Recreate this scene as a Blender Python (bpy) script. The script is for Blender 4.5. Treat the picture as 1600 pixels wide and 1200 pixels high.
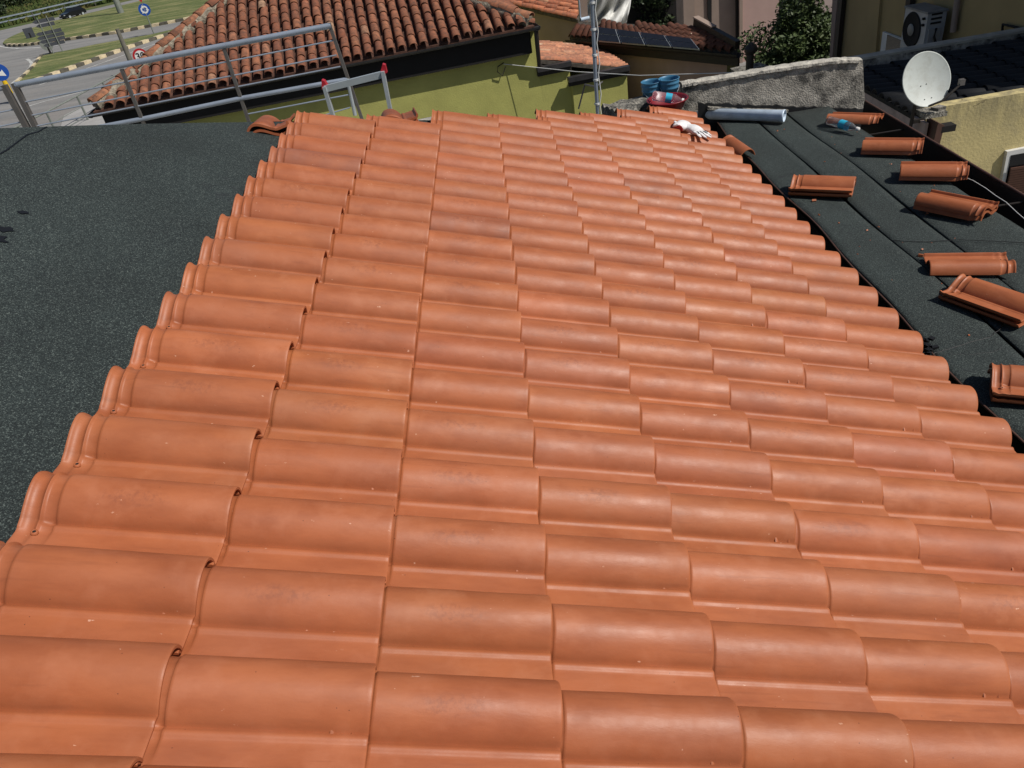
import bpy, bmesh, math, random
from mathutils import Vector, Matrix
R = math.radians
rnd = random.Random(7)
S = bpy.context.scene
for o in list(bpy.data.objects): bpy.data.objects.remove(o)
COL = S.collection

# ------------------------------------------------------------------ camera
CAM = Vector((1.0379, -0.8276, 0.9101)); YAW, PITCH, ROLL = -0.0577, -0.6114, -0.178; FPX = 1148.5
fw = Vector((math.sin(YAW)*math.cos(PITCH), math.cos(YAW)*math.cos(PITCH), math.sin(PITCH)))
r0 = Vector((math.cos(YAW), -math.sin(YAW), 0)); u0 = r0.cross(fw)
rt = math.cos(ROLL)*r0 + math.sin(ROLL)*u0; up = -math.sin(ROLL)*r0 + math.cos(ROLL)*u0
cd = bpy.data.cameras.new('camera'); cam = bpy.data.objects.new('camera', cd); COL.objects.link(cam)
cd.sensor_width = 36; cd.lens = 36*FPX/1600; cd.clip_end = 3000; cd.clip_start = 0.02
cam.matrix_world = Matrix((( rt.x, up.x, -fw.x, CAM.x), (rt.y, up.y, -fw.y, CAM.y), (rt.z, up.z, -fw.z, CAM.z), (0,0,0,1)))
S.camera = cam

# ------------------------------------------------------------------ light
SUN = Vector((0.57, -0.26, 0.775)).normalized()
w = bpy.data.worlds.new("World"); S.world = w; w.use_nodes = True
nt = w.node_tree; sky = nt.nodes.new('ShaderNodeTexSky'); sky.sky_type = 'NISHITA'; sky.sun_disc = False
sky.sun_elevation = math.asin(SUN.z); sky.sun_rotation = math.atan2(SUN.x, SUN.y)
bg = nt.nodes['Background']; bg.inputs[1].default_value = 0.054; nt.links.new(sky.outputs[0], bg.inputs[0])
sl = bpy.data.lights.new('sun', 'SUN'); sl.energy = 3.9; sl.angle = R(0.5); sl.color = (1.0, 0.95, 0.87)
so = bpy.data.objects.new('sun', sl); COL.objects.link(so); so.rotation_euler = (-SUN).to_track_quat('-Z', 'Y').to_euler()
S.view_settings.view_transform = 'Standard'; S.view_settings.look = 'None'; S.view_settings.gamma = 1
S.view_settings.exposure = 0.0; S.view_settings.use_curve_mapping = False

# ------------------------------------------------------------------ helpers
def ray(px, py): return fw + rt*((px-800)/FPX) - up*((py-600)/FPX)
def hit(px, py, n, p):
    d = ray(px, py); return CAM + d*((Vector(p)-CAM).dot(n)/d.dot(n))
def Z(px, py, z): return hit(px, py, Vector((0,0,1)), (0,0,z))
def Yp(px, py, y): return hit(px, py, Vector((0,1,0)), (0,y,0))
def Xq(px, py, x): return hit(px, py, Vector((1,0,0)), (x,0,0))

def tag(o, label=None, cat=None, group=None, kind=None):
    if label: o['label'] = label
    if cat: o['category'] = cat
    if group: o['group'] = group
    if kind: o['kind'] = kind
    return o
def empty(name, loc=(0,0,0), rz=0, **k):
    o = bpy.data.objects.new(name, None); COL.objects.link(o); o.location = loc; o.rotation_euler = (0,0,rz); o.empty_display_size = .1
    return tag(o, **k)

class MB:
    def __init__(s): s.v = []; s.f = []; s.sm = []
    def add(s, vs, fs, smooth=False):
        b = len(s.v); s.v += [tuple(v) for v in vs]; s.f += [tuple(i+b for i in f) for f in fs]; s.sm += [smooth]*len(fs); return s
    def box(s, c, size, M=None):
        x, y, z = [q/2 for q in size]; c = Vector(c)
        vs = [Vector((a*x, b*y, d*z)) for a in (-1,1) for b in (-1,1) for d in (-1,1)]
        if M is not None: vs = [M @ v for v in vs]
        return s.add([v+c for v in vs], [(0,1,3,2),(4,6,7,5),(0,4,5,1),(2,3,7,6),(0,2,6,4),(1,5,7,3)])
    def beam(s, a, b, wd, ht, upv=(0,0,1)):
        a = Vector(a); b = Vector(b); d = b-a; L = d.length; d.normalize(); upv = Vector(upv)
        y = upv.cross(d).normalized(); z = d.cross(y)
        return s.box((a+b)/2, (L, wd, ht), Matrix((d, y, z)).transposed())
    def tube(s, pts, r, n=8, caps=True, rs=None):
        pts = [Vector(p) for p in pts]; rings = []; 
        ref = None
        for i, p in enumerate(pts):
            d = (pts[min(i+1, len(pts)-1)] - pts[max(i-1, 0)]).normalized()
            if ref is None: ref = Vector((0,0,1)) if abs(d.z) < .9 else Vector((1,0,0))
            a = ref.cross(d).normalized(); b = d.cross(a); ref = b if abs(d.dot(ref)) > .99 else ref
            q = rs[i] if rs else r
            rings.append([p + (a*math.cos(2*math.pi*k/n) + b*math.sin(2*math.pi*k/n))*q for k in range(n)])
        vs = [v for g in rings for v in g]; fs = []
        for i in range(len(rings)-1):
            for k in range(n): fs.append((i*n+k, i*n+(k+1)%n, (i+1)*n+(k+1)%n, (i+1)*n+k))
        s.add(vs, fs, True)
        if caps:
            s.add(rings[0], [tuple(reversed(range(n)))]); s.add(rings[-1], [tuple(range(n))])
        return s
    def lathe(s, prof, n=24, M=None, cap=False):
        vs = []; fs = []
        for (r, z) in prof:
            for k in range(n):
                v = Vector((r*math.cos(2*math.pi*k/n), r*math.sin(2*math.pi*k/n), z)); vs.append(M @ v if M is not None else v)
        for i in range(len(prof)-1):
            for k in range(n): fs.append((i*n+k, i*n+(k+1)%n, (i+1)*n+(k+1)%n, (i+1)*n+k))
        s.add(vs, fs, True); return s
    def prism(s, poly, ext):
        """polygon (list of 3d points) swept along the vector ext"""
        n = len(poly); ext = Vector(ext); a = [Vector(p) for p in poly]; b = [p+ext for p in a]
        fs = [tuple(range(n)), tuple(reversed(range(n, 2*n)))] + [(i, (i+1)%n + 0, (i+1)%n+n, i+n) for i in range(n)]
        return s.add(a+b, fs)
    def build(s, name, mat, parent=None, origin=None, **k):
        me = bpy.data.meshes.new(name); v = s.v
        if origin is not None: v = [(a[0]-origin[0], a[1]-origin[1], a[2]-origin[2]) for a in v]
        me.from_pydata(v, [], s.f); me.update()
        me.polygons.foreach_set('use_smooth', s.sm)
        bm = bmesh.new(); bm.from_mesh(me); bmesh.ops.recalc_face_normals(bm, faces=bm.faces); bm.to_mesh(me); bm.free()
        if mat: me.materials.append(mat)
        o = bpy.data.objects.new(name, me); COL.objects.link(o)
        if origin is not None: o.location = origin
        if parent: o.parent = parent
        return tag(o, **k)
def inst(o, parent=None, loc=None, mat=None):
    c = o.copy(); COL.objects.link(c)
    if parent is not None: c.parent = parent
    if loc is not None: c.location = loc
    return c

# ------------------------------------------------------------------ materials
def srgb(r, g, b):
    f = lambda c: (c/255/12.92) if c/255 <= .04045 else ((c/255+.055)/1.055)**2.4
    return (f(r), f(g), f(b))
class NT:
    def __init__(s, name):
        s.m = bpy.data.materials.new(name); s.m.use_nodes = True; s.t = s.m.node_tree; s.b = s.t.nodes['Principled BSDF']
    def n(s, t, **k):
        x = s.t.nodes.new(t)
        for a, v in k.items():
            if hasattr(x, a): setattr(x, a, v)
            else: x.inputs[a.replace('_', ' ')].default_value = v
        return x
    def l(s, a, b): s.t.links.new(a, b)
    def noise(s, vec, scale, detail=4, rough=.55, out='Fac'):
        x = s.n('ShaderNodeTexNoise'); x.inputs['Scale'].default_value = scale; x.inputs['Detail'].default_value = detail; x.inputs['Roughness'].default_value = rough
        if vec is not None: s.l(vec, x.inputs['Vector'])
        return x.outputs[out]
    def ramp(s, fac, stops):
        x = s.n('ShaderNodeValToRGB'); e = x.color_ramp.elements
        while len(e) < len(stops): e.new(.5)
        for i, (p, c) in enumerate(stops):
            e[i].position = p; e[i].color = (c, c, c, 1) if isinstance(c, (int, float)) else (*c, 1)
        s.l(fac, x.inputs[0]); return x.outputs[0]
    def mix(s, fac, a, b, mode='MIX'):
        x = s.n('ShaderNodeMix', data_type='RGBA', blend_type=mode)
        for v, i in ((fac, 0), (a, 6), (b, 7)):
            if isinstance(v, (int, float)): x.inputs[i].default_value = v if i == 0 else (v, v, v, 1)
            elif isinstance(v, tuple): x.inputs[i].default_value = (*v, 1)
            else: s.l(v, x.inputs[i])
        return x.outputs[2]
    def math(s, op, a, b=0.0, c=0.0):
        x = s.n('ShaderNodeMath', operation=op)
        for i, v in enumerate((a, b, c)):
            if isinstance(v, (int, float)): x.inputs[i].default_value = v
            else: s.l(v, x.inputs[i])
        return x.outputs[0]
    def bump(s, h, strength=.3, dist=.01):
        x = s.n('ShaderNodeBump'); x.inputs['Strength'].default_value = strength; x.inputs['Distance'].default_value = dist
        s.l(h, x.inputs['Height']); s.l(x.outputs[0], s.b.inputs['Normal'])
    def base(s, c): 
        if isinstance(c, tuple): s.b.inputs['Base Color'].default_value = (*c, 1)
        else: s.l(c, s.b.inputs['Base Color'])
def simple(name, col, rough=.8, metal=0, var=.25, scale=6, bump=.2, bscale=60, bdist=.004, dirt=None, dscale=1.5, spec=.5):
    m = NT(name); tc = m.n('ShaderNodeTexCoord').outputs['Object']
    n1 = m.noise(tc, scale, 5); f = m.ramp(n1, [(.3, 1-var), (.7, 1+var*.5)])
    c = m.mix(1.0, col, f, 'MULTIPLY')
    if dirt:
        d = m.ramp(m.noise(tc, dscale, 8, .7), [(.48, 0.0), (.62, 1.0)]); c = m.mix(d, c, dirt)
    m.base(c); m.b.inputs['Roughness'].default_value = rough; m.b.inputs['Metallic'].default_value = metal; m.b.inputs['Specular IOR Level'].default_value = spec
    if bump: m.bump(m.noise(tc, bscale, 3), bump, bdist)
    return m.m

def tile_mat():
    m = NT('orange_clay'); tc = m.n('ShaderNodeTexCoord').outputs['Object']; oi = m.n('ShaderNodeObjectInfo')
    rv = oi.outputs['Random']
    off = m.n('ShaderNodeVectorMath', operation='ADD'); cmb = m.n('ShaderNodeCombineXYZ')
    m.l(m.math('MULTIPLY', rv, 37.0), cmb.inputs[0]); m.l(m.math('MULTIPLY', rv, 91.0), cmb.inputs[1]); m.l(m.math('MULTIPLY', rv, 53.0), cmb.inputs[2])
    m.l(tc, off.inputs[0]); m.l(cmb.outputs[0], off.inputs[1]); v = off.outputs[0]
    mp = m.n('ShaderNodeMapping'); mp.inputs['Scale'].default_value = (1, 3.0, 1); m.l(v, mp.inputs[0]); vs = mp.outputs[0]
    a = (.425, .132, .051); b = (.330, .094, .035); cpk = (.455, .160, .074)
    c = m.mix(m.ramp(m.noise(vs, 5, 5, .6), [(.38, 0.0), (.68, 1.0)]), a, b)
    c = m.mix(m.ramp(m.noise(v, 9, 4, .6), [(.52, 0.0), (.72, .75)]), c, cpk)
    # fingerprint like smear half way along the roll
    sx = m.n('ShaderNodeSeparateXYZ'); m.l(tc, sx.inputs[0])
    gx = m.math('POWER', m.math('DIVIDE', m.math('ADD', sx.outputs[0], .20), .085), 2.0)
    gy = m.math('POWER', m.math('DIVIDE', m.math('ADD', sx.outputs[1], .085), .022), 2.0)
    gg = m.math('SUBTRACT', 1.0, m.math('ADD', gx, gy))
    sm = m.math('MULTIPLY', m.ramp(gg, [(0.0, 0.0), (.8, 1.0)]), m.ramp(m.noise(v, 75, 6, .75), [(.45, 0.0), (.62, 1.0)]))
    sm = m.math('MULTIPLY', sm, m.math('GREATER_THAN', m.math('FRACT', m.math('MULTIPLY', rv, 17.3)), .55))
    c = m.mix(m.math('MULTIPLY', sm, .55), c, (.24, .072, .034))
    # dust and faint darker bloom near the tail
    c = m.mix(m.ramp(m.noise(v, 2.3, 3), [(.5, 0.0), (.75, .35)]), c, (.33, .125, .072))
    mp3 = m.n('ShaderNodeMapping'); mp3.inputs['Scale'].default_value = (1, 14, 4); mp3.inputs['Rotation'].default_value = (0, 0, .35); m.l(v, mp3.inputs[0])
    c = m.mix(m.math('MULTIPLY', m.ramp(m.noise(mp3.outputs[0], 7, 3, .5), [(.58, 0.0), (.70, .32)]), m.ramp(m.noise(v, 3.3, 2), [(.45, 0.0), (.6, 1.0)])), c, (.25, .075, .032))
    foot_shade = m.math('SUBTRACT', 1.0, m.math('ABSOLUTE', m.math('DIVIDE', m.math('ADD', sx.outputs[1], .128), .012)))  # fold shade at the roll foot, painted in as a dark band
    c = m.mix(m.math('MULTIPLY', m.ramp(foot_shade, [(0.0, 0.0), (1.0, .45)]), m.ramp(m.noise(vs, 8, 4), [(.35, .3), (.65, 1.0)])), c, (.24, .078, .034))
    # pale chips
    mp2 = m.n('ShaderNodeMapping'); mp2.inputs['Scale'].default_value = (1, 2.2, 1); m.l(v, mp2.inputs[0])
    ch = m.ramp(m.noise(mp2.outputs[0], 46, 2, .5), [(.745, 0.0), (.77, 1.0)])
    ch = m.math('MULTIPLY', ch, m.ramp(m.noise(v, 190, 2), [(.45, 0.0), (.55, 1.0)]))
    c = m.mix(m.math('MULTIPLY', ch, .75), c, (.72, .42, .29))
    # pin holes
    vo = m.n('ShaderNodeTexVoronoi'); vo.inputs['Scale'].default_value = 42; m.l(v, vo.inputs['Vector'])
    pin = m.math('MULTIPLY', m.math('LESS_THAN', vo.outputs['Distance'], .045), m.math('GREATER_THAN', m.noise(v, 12, 1), .56))
    c = m.mix(m.math('MULTIPLY', pin, .8), c, (.05, .02, .015))
    # per tile tint (object colour), partly broken up
    tint = m.mix(m.ramp(m.noise(v, 4.5, 3), [(.35, .25), (.6, 1.0)]), (1.0,1.0,1.0), oi.outputs['Color'])
    c = m.mix(1.0, c, tint, 'MULTIPLY')
    m.base(c)
    m.l(m.ramp(m.noise(v, 14, 6, .65), [(.3, .43), (.7, .57)]), m.b.inputs['Roughness'])
    m.b.inputs['Specular IOR Level'].default_value = .42
    h = m.math('ADD', m.math('MULTIPLY', m.noise(v, 700, 2), .25), m.math('MULTIPLY', m.noise(vs, 16, 4), 1.6))
    m.bump(h, .35, .0015)
    return m.m
M_TILE = tile_mat()

def membrane_mat(name='bitumen_granules', k=1.0):
    m = NT(name); tc = m.n('ShaderNodeTexCoord').outputs['Object']
    vo = m.n('ShaderNodeTexVoronoi'); vo.inputs['Scale'].default_value = 430; m.l(tc, vo.inputs['Vector']); sp = m.n('ShaderNodeSeparateColor'); m.l(vo.outputs['Color'], sp.inputs[0]); g = m.math('ADD', m.math('MULTIPLY', sp.outputs[0], .62), m.math('MULTIPLY', m.noise(tc, 120, 3, .7), .38))
    c = m.ramp(g, [(.20, (.005*k, .0085*k, .009*k)), (.48, (.017*k, .0255*k, .0255*k)), (.70, (.036*k, .050*k, .048*k)), (.86, (.15*k, .18*k, .165*k))])
    big = m.ramp(m.noise(tc, 1.7, 6, .6), [(.3, .72), (.7, 1.18)]); c = m.mix(1.0, c, big, 'MULTIPLY')
    st = m.ramp(m.noise(tc, 3.1, 7, .7), [(.60, 0.0), (.66, .55)]); c = m.mix(st, c, (.012, .014, .018))
    m.base(c); m.b.inputs['Roughness'].default_value = .85; m.bump(g, .7, .003)
    return m.m
M_MEM = membrane_mat()
M_SEAM = simple('bitumen_seam', (.006, .006, .007), .5, bump=.3, bscale=90)
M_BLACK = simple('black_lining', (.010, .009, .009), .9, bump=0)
M_RUST = simple('brown_painted_metal', (.085, .040, .028), .55, var=.3)
M_DBROWN = simple('dark_brown_paint', (.020, .015, .012), .6, var=.3)
M_GUT = simple('dark_gutter_metal', (.05, .048, .05), .45, metal=.3, var=.3)
M_GALV = simple('galvanised_steel', (.66, .78, .92), .30, metal=.0, var=.2, scale=14, bump=.1)
M_STEEL = simple('satin_steel', (.34, .39, .47), .35, metal=.35, var=.15, bump=0)
M_STEELD = simple('weathered_steel_post', (.20, .185, .18), .5, metal=.6, var=.2, bump=0)
M_ALU = simple('aluminium', (.55, .60, .64), .35, metal=.4, var=.1, bump=0)
M_RED = simple('red_plastic', (.42, .015, .03), .4, var=.1, bump=0)
M_WHITE = simple('white_paint', (.7, .7, .68), .6, var=.1, bump=0)
M_GREENW = simple('green_plaster', (.43, .42, .125), .9, var=.14, scale=2.2, bump=.5, bscale=45, bdist=.012)
M_BROWNW = simple('brown_plaster', (.44, .30, .235), .9, var=.14, scale=2, bump=.3)
M_TAUPE = simple('taupe_plaster', (.33, .25, .205), .9, var=.12, scale=2, bump=.3)
M_MAUVE = simple('mauve_plaster', (.44, .35, .32), .9, var=.14, scale=2.4, bump=.3, dirt=(.26,.21,.19), dscale=2)
M_PINK = simple('pink_plaster', (.50, .34, .30), .9, var=.08, scale=2, bump=.2)
M_OCHRE = simple('ochre_plaster', (.38, .285, .135), .9, var=.10, scale=2, bump=.2)
M_YELW = simple('yellow_plaster_stained', (.55, .44, .20), .9, var=.14, scale=3, bump=.45, bscale=25, bdist=.01, dirt=(.30,.25,.14), dscale=1.3)
def stained_wall():
    m = NT('yellow_plaster_cracked'); tc = m.n('ShaderNodeTexCoord').outputs['Object']; sx = m.n('ShaderNodeSeparateXYZ'); m.l(tc, sx.inputs[0])
    c = m.mix(m.ramp(m.noise(tc, 2.6, 6, .6), [(.35, 0.0), (.7, 1.0)]), (.64, .53, .25), (.54, .45, .22))
    c = m.mix(m.ramp(m.noise(tc, 1.1, 8, .7), [(.52, 0.0), (.64, .6)]), c, (.36, .31, .19))
    mp = m.n('ShaderNodeMapping'); mp.inputs['Scale'].default_value = (5, 5, .8); m.l(tc, mp.inputs[0])
    top = m.math('MULTIPLY', m.ramp(m.math('ADD', sx.outputs[2], -3.0), [(0.0, 0.0), (.6, 1.0)]), m.ramp(m.noise(mp.outputs[0], 1.4, 6, .7), [(.42, 0.0), (.62, 1.0)]))
    c = m.mix(m.math('MULTIPLY', top, .8), c, (.10, .095, .08))
    nz = m.noise(tc, 3, 4, .6, 'Color'); wv = m.mix(.22, tc, nz); vo = m.n('ShaderNodeTexVoronoi', feature='DISTANCE_TO_EDGE'); vo.inputs['Scale'].default_value = 1.5; m.l(wv, vo.inputs['Vector'])
    cr = m.math('MULTIPLY', m.math('LESS_THAN', vo.outputs['Distance'], .006), m.math('GREATER_THAN', m.noise(tc, 1.6, 2), .5))
    c = m.mix(m.math('MULTIPLY', cr, .7), c, (.12, .09, .05)); m.base(c); m.b.inputs['Roughness'].default_value = .9
    m.bump(m.noise(tc, 30, 4), .5, .01); return m.m
M_YELW = stained_wall()
M_CONC = simple('rough_concrete_render', (.42, .39, .34), .95, var=.55, scale=9, bump=1, bscale=75, bdist=.012, dirt=(.055,.053,.048), dscale=3.4)
M_STONE = simple('pebbled_concrete', (.30, .28, .24), .95, var=.8, scale=28, bump=1, bscale=38, bdist=.03, dirt=(.035,.034,.03), dscale=6)
M_SHEET = simple('white_tarpaulin', (.62, .62, .60), .6, var=.1, bump=0)
M_GLASSD = simple('dark_window_glass', (.008, .009, .011), .08, var=.1, bump=0)
M_PANEL = simple('solar_cells', (.018, .020, .028), .22, var=.2, bump=0)
M_SHUT = simple('brown_shutter', (.085, .036, .022), .6, var=.2, bump=0)
M_DISH = simple('satellite_dish_paint', (.52, .555, .53), .5, var=.06, scale=3, bump=0, dirt=(.44,.46,.43), dscale=7)
M_BLUEB = simple('blue_bucket_plastic', (.05, .19, .33), .45, var=.25, bump=0)
M_BLUE = simple('traffic_blue', (.01, .07, .34), .35, var=.05, bump=0)
M_SIGNRED = simple('traffic_red', (.42, .012, .018), .35, var=.05, bump=0)
M_YEL = simple('traffic_yellow', (.75, .48, .01), .4, var=.05, bump=0)
M_SIGNBACK = simple('sign_back_grey', (.06, .065, .08), .5, var=.2, bump=0)
M_GPOST = simple('grey_green_post', (.26, .28, .25), .55, metal=.3, var=.2, bump=0)
M_CARB = simple('black_car_paint', (.006, .007, .012), .15, var=.1, bump=0)
M_TYRE = simple('rubber', (.012, .012, .012), .8, bump=0)
M_KERBL = simple('pale_kerb_paint', (.68, .56, .36), .8, var=.3, scale=5)
M_KERBD = simple('dark_kerb_stone', (.11, .10, .075), .9, var=.3, scale=5)
M_LINE = simple('road_line_paint', (.5, .5, .48), .8, var=.3, scale=3)
M_CLOTH = simple('white_knit', (.78, .77, .78), .9, var=.12, scale=20, bump=.6, bscale=500, bdist=.001)
M_CLOTHD = simple('grey_glove_print', (.05, .06, .075), .8, bump=0)
M_CLOTHR = simple('red_glove_hem', (.55, .05, .04), .8, bump=0)
def glass_mat():
    m = NT('clear_plastic'); m.base((.9, .95, 1.0)); m.b.inputs['Roughness'].default_value = .08; m.b.inputs['Transmission Weight'].default_value = .92; m.b.inputs['IOR'].default_value = 1.12
    return m.m
M_PET = glass_mat()
M_LABEL = simple('cyan_label', (.03, .42, .62), .4, bump=0)
def road_mat():
    m = NT('asphalt'); tc = m.n('ShaderNodeTexCoord').outputs['Object']
    mp = m.n('ShaderNodeMapping'); mp.inputs['Rotation'].default_value = (0,0,R(35)); mp.inputs['Scale'].default_value = (.25, 1.6, 1); m.l(tc, mp.inputs[0])
    c = m.mix(m.ramp(m.noise(mp.outputs[0], .55, 5), [(.35, 0.0), (.65, 1.0)]), (.185, .183, .180), (.26, .252, .243))
    c = m.mix(m.ramp(m.noise(tc, .16, 4), [(.55, 0.0), (.7, .6)]), c, (.25, .225, .205))
    c = m.mix(m.ramp(m.noise(tc, 9, 4), [(.5, 0.0), (.8, .4)]), c, (.08, .08, .08))
    m.base(c); m.b.inputs['Roughness'].default_value = .9; return m.m
M_ROAD = road_mat()
def grass_mat(name, a, b, dry):
    m = NT(name); tc = m.n('ShaderNodeTexCoord').outputs['Object']
    mp = m.n('ShaderNodeMapping'); mp.inputs['Rotation'].default_value = (0,0,R(-25)); mp.inputs['Scale'].default_value = (.5, 1.6, 1); m.l(tc, mp.inputs[0])
    c = m.mix(m.ramp(m.noise(mp.outputs[0], 3.0, 7, .75), [(.35, 0.0), (.65, 1.0)]), a, b)
    c = m.mix(m.ramp(m.noise(mp.outputs[0], .6, 5, .7), [(.46, 0.0), (.66, .85)]), c, dry)
    m.base(c); m.b.inputs['Roughness'].default_value = .95; m.bump(m.noise(tc, 12, 4), .8, .08); return m.m
M_GRASS = grass_mat('mown_grass', (.060, .088, .020), (.150, .175, .052), (.30, .27, .12))
M_MEADOW = grass_mat('meadow', (.035, .070, .012), (.085, .12, .025), (.17, .14, .05))
def coppo_mat():
    m = NT('old_terracotta'); tc = m.n('ShaderNodeTexCoord').outputs['Object']; oi = m.n('ShaderNodeObjectInfo')
    off = m.n('ShaderNodeVectorMath', operation='ADD'); cmb = m.n('ShaderNodeCombineXYZ')
    for i in range(3): m.l(m.math('MULTIPLY', oi.outputs['Random'], 31.0+i*17), cmb.inputs[i])
    m.l(tc, off.inputs[0]); m.l(cmb.outputs[0], off.inputs[1]); v = off.outputs[0]
    c = m.ramp(oi.outputs['Random'], [(0.0, (.23, .080, .045)), (.3, (.30, .115, .06)), (.55, (.25, .085, .045)), (.8, (.36, .145, .075)), (.93, (.33, .12, .065)), (1.0, (.42, .27, .17))])
    c = m.mix(m.ramp(m.noise(v, 11, 6, .7), [(.42, 0.0), (.66, .9)]), c, (.105, .052, .036))
    c = m.mix(m.ramp(m.noise(v, 26, 4, .7), [(.60, 0.0), (.74, .6)]), c, (.34, .25, .17))
    c = m.mix(1.0, c, oi.outputs['Color'], 'MULTIPLY')
    m.base(c); m.b.inputs['Roughness'].default_value = .9; m.bump(m.noise(v, 60, 4), .5, .004); return m.m
M_COPPO = coppo_mat()
M_COPR = simple('near_black_roof_tiles', (.009, .010, .013), .8, var=.5, scale=12)  # near-black base colour for the low house's roof tiles
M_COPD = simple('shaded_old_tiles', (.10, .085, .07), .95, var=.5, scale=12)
M_MORTAR = simple('roof_mortar', (.30, .26, .20), .95, var=.7, scale=14, bump=1, bscale=30, bdist=.03)
def leaf_mat(name, a, b):
    m = NT(name); tc = m.n('ShaderNodeTexCoord').outputs['Object']
    c = m.mix(m.ramp(m.noise(tc, 3.5, 4), [(.35, 0.0), (.65, 1.0)]), a, b); m.base(c); m.b.inputs['Roughness'].default_value = .6; return m.m
M_LEAF = leaf_mat('hedge_leaf', (.030, .055, .014), (.085, .12, .035))
M_LEAFD = leaf_mat('dark_leaf', (.018, .035, .010), (.045, .07, .022))
M_BARK = simple('bark', (.09, .065, .045), .9)

# ------------------------------------------------------------------ ground, roads
GZ = -5.5
def sheet(name, pts, mat, z, **k):
    mb = MB(); mb.add([Vector((p[0], p[1], z)) for p in pts], [tuple(range(len(pts)))]); 
    o = mb.build(name, mat, kind='structure', **k); return o
def gp(*px): return [Z(x, y, GZ) for x, y in px]
sheet('ground', [(-900,-500),(900,-500),(900,1500),(-900,1500)], M_MEADOW, GZ-.03)
far_edge = gp((-160, 88), (-60, 64), (0, 47.5), (55, 35), (105, 23), (150, 13), (200, 1.5), (260, -11), (330, -25), (420, -42))
roadpoly = [(p.x, p.y) for p in far_edge] + [(60, 150), (90, 60), (90, -12), (-40, -12), (-75, 20)]
sheet('road', roadpoly, M_ROAD, GZ-.012)
isl1_up = [(5,69),(9,64),(20,58),(34,52),(52,45),(78,35.5),(105,29.5),(140,22),(200,7.5),(262,-8),(340,-26)]
isl1_lo = [(420,-14),(380,8),(352,18),(324,24),(299,29.5),(275,34.5),(250,39.5),(227,43.5),(205,48),(184,52),(162,55),(142,58),(122,60.5),(104,63),(88,65.5),(74,67.5),(62,69),(51,70.5),(41,71.5),(32,72),(24,72.2),(17,72),(11,71.5)]
isl2_up = [(22,132),(34,123),(46,113),(56,102),(63,94),(69,88),(84,84.5),(100,82),(125,77),(150,71.5),(175,67),(200,62.5),(237,56),(275,47),(310,37)]
isl2_lo = [(330,33),(302,42.5),(277,51),(254,58),(231,65.5),(209,73),(186,81),(164,89),(141,97.5),(117,106),(92,115),(67,124),(48,131),(30,137)]
def island(name, upx, lox, lab):
    pts = gp(*(upx+lox)); mb = MB(); mb.prism([Vector((p.x,p.y,GZ-.02)) for p in pts], (0,0,.12)); o = mb.build(name, M_GRASS, kind='structure'); 
    return o
island('grass_verge', isl1_up, isl1_lo, ''); island('grass_verge', isl2_up, isl2_lo, '')
def kerb(px, label, kw=.36):
    pts = gp(*px); root = empty('kerb', pts[0], label=label, cat='kerb', group='painted kerbs round the traffic islands')
    seg = []
    for a, b in zip(pts[:-1], pts[1:]):
        seg += [(a, (a+b)/2), ((a+b)/2, b)]
    for i, (a, b) in enumerate(seg):
        d = (b-a).normalized(); n = Vector((-d.y, d.x, 0)); o = Vector((0,0,.085))
        mb = MB(); mb.beam(a+o-root.location+d*.02, b+o-root.location-d*.02, kw, .19)
        mb.build('kerb_stone', M_KERBL if i % 2 == 0 else M_KERBD, root)
kerb(isl1_lo[3:], 'painted kerb of pale and dark blocks along the far grass verge')
kerb(isl2_lo[1:], 'painted kerb of pale and dark blocks along the nearer grass verge')
kerb([(28,131),(40,120),(52,108),(60,97),(67,89)], 'short painted kerb rounding the left end of the nearer verge', .18)
def line(px, wd=.14):
    pts = gp(*px); L = []; Rr = []
    for i, p in enumerate(pts):
        d = (pts[min(i+1,len(pts)-1)]-pts[max(i-1,0)]).normalized(); n = Vector((-d.y,d.x,0))*wd/2; L.append(p+n); Rr.append(p-n)
    mb = MB(); n = len(pts); vs = [Vector((p.x,p.y,GZ-.006)) for p in L+Rr]
    mb.add(vs, [(i,i+1,n+i+1,n+i) for i in range(n-1)]); mb.build('road_marking', M_LINE, kind='structure')
line([(42,92),(47,95),(49.5,99),(48,104),(43,110),(33,119),(19,130)], .22)
line([(-10,69),(0,72),(12,74.5),(30,75.5),(60,74),(90,71)], .2)
line([(60,133),(110,116),(160,98),(210,80),(260,62),(296,47),(330,35)], .16)
line([(50,94.5),(60,91)], .3)
line([(20,60),(0,66)], .15)
line([(30,170),(70,158),(140,140)], .2)
sheet('pavement', [(p.x,p.y) for p in gp((90,215),(100,180),(128,166),(175,160),(240,215))], simple('pale_paving', (.36,.35,.34), .9, var=.2, scale=1.5), GZ-.004)

# guard rail of the far road
gr = gp(*[(-60,58),(0,43.5),(55,31),(105,19),(150,9),(200,-2.5),(260,-16),(330,-30)])
root = empty('guard_rail', gr[0], label='long galvanised guard rail along the far side of the road', cat='guard rail')
mb = MB()
for a, b in zip(gr[:-1], gr[1:]):
    for h in (.45, .85): mb.beam(a+Vector((0,0,h))-root.location, b+Vector((0,0,h))-root.location, .05, .12)
mb.build('rail', M_STEEL, root)
for a, b in zip(gr[:-1], gr[1:]):
    n = max(1, int((b-a).length/4))
    for i in range(n):
        p = a.lerp(b, i/n)-root.location; MB().beam(p, p+Vector((0,0,.8)), .1, .06, (1,0,0)).build('post', M_STEELD, root)

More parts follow.
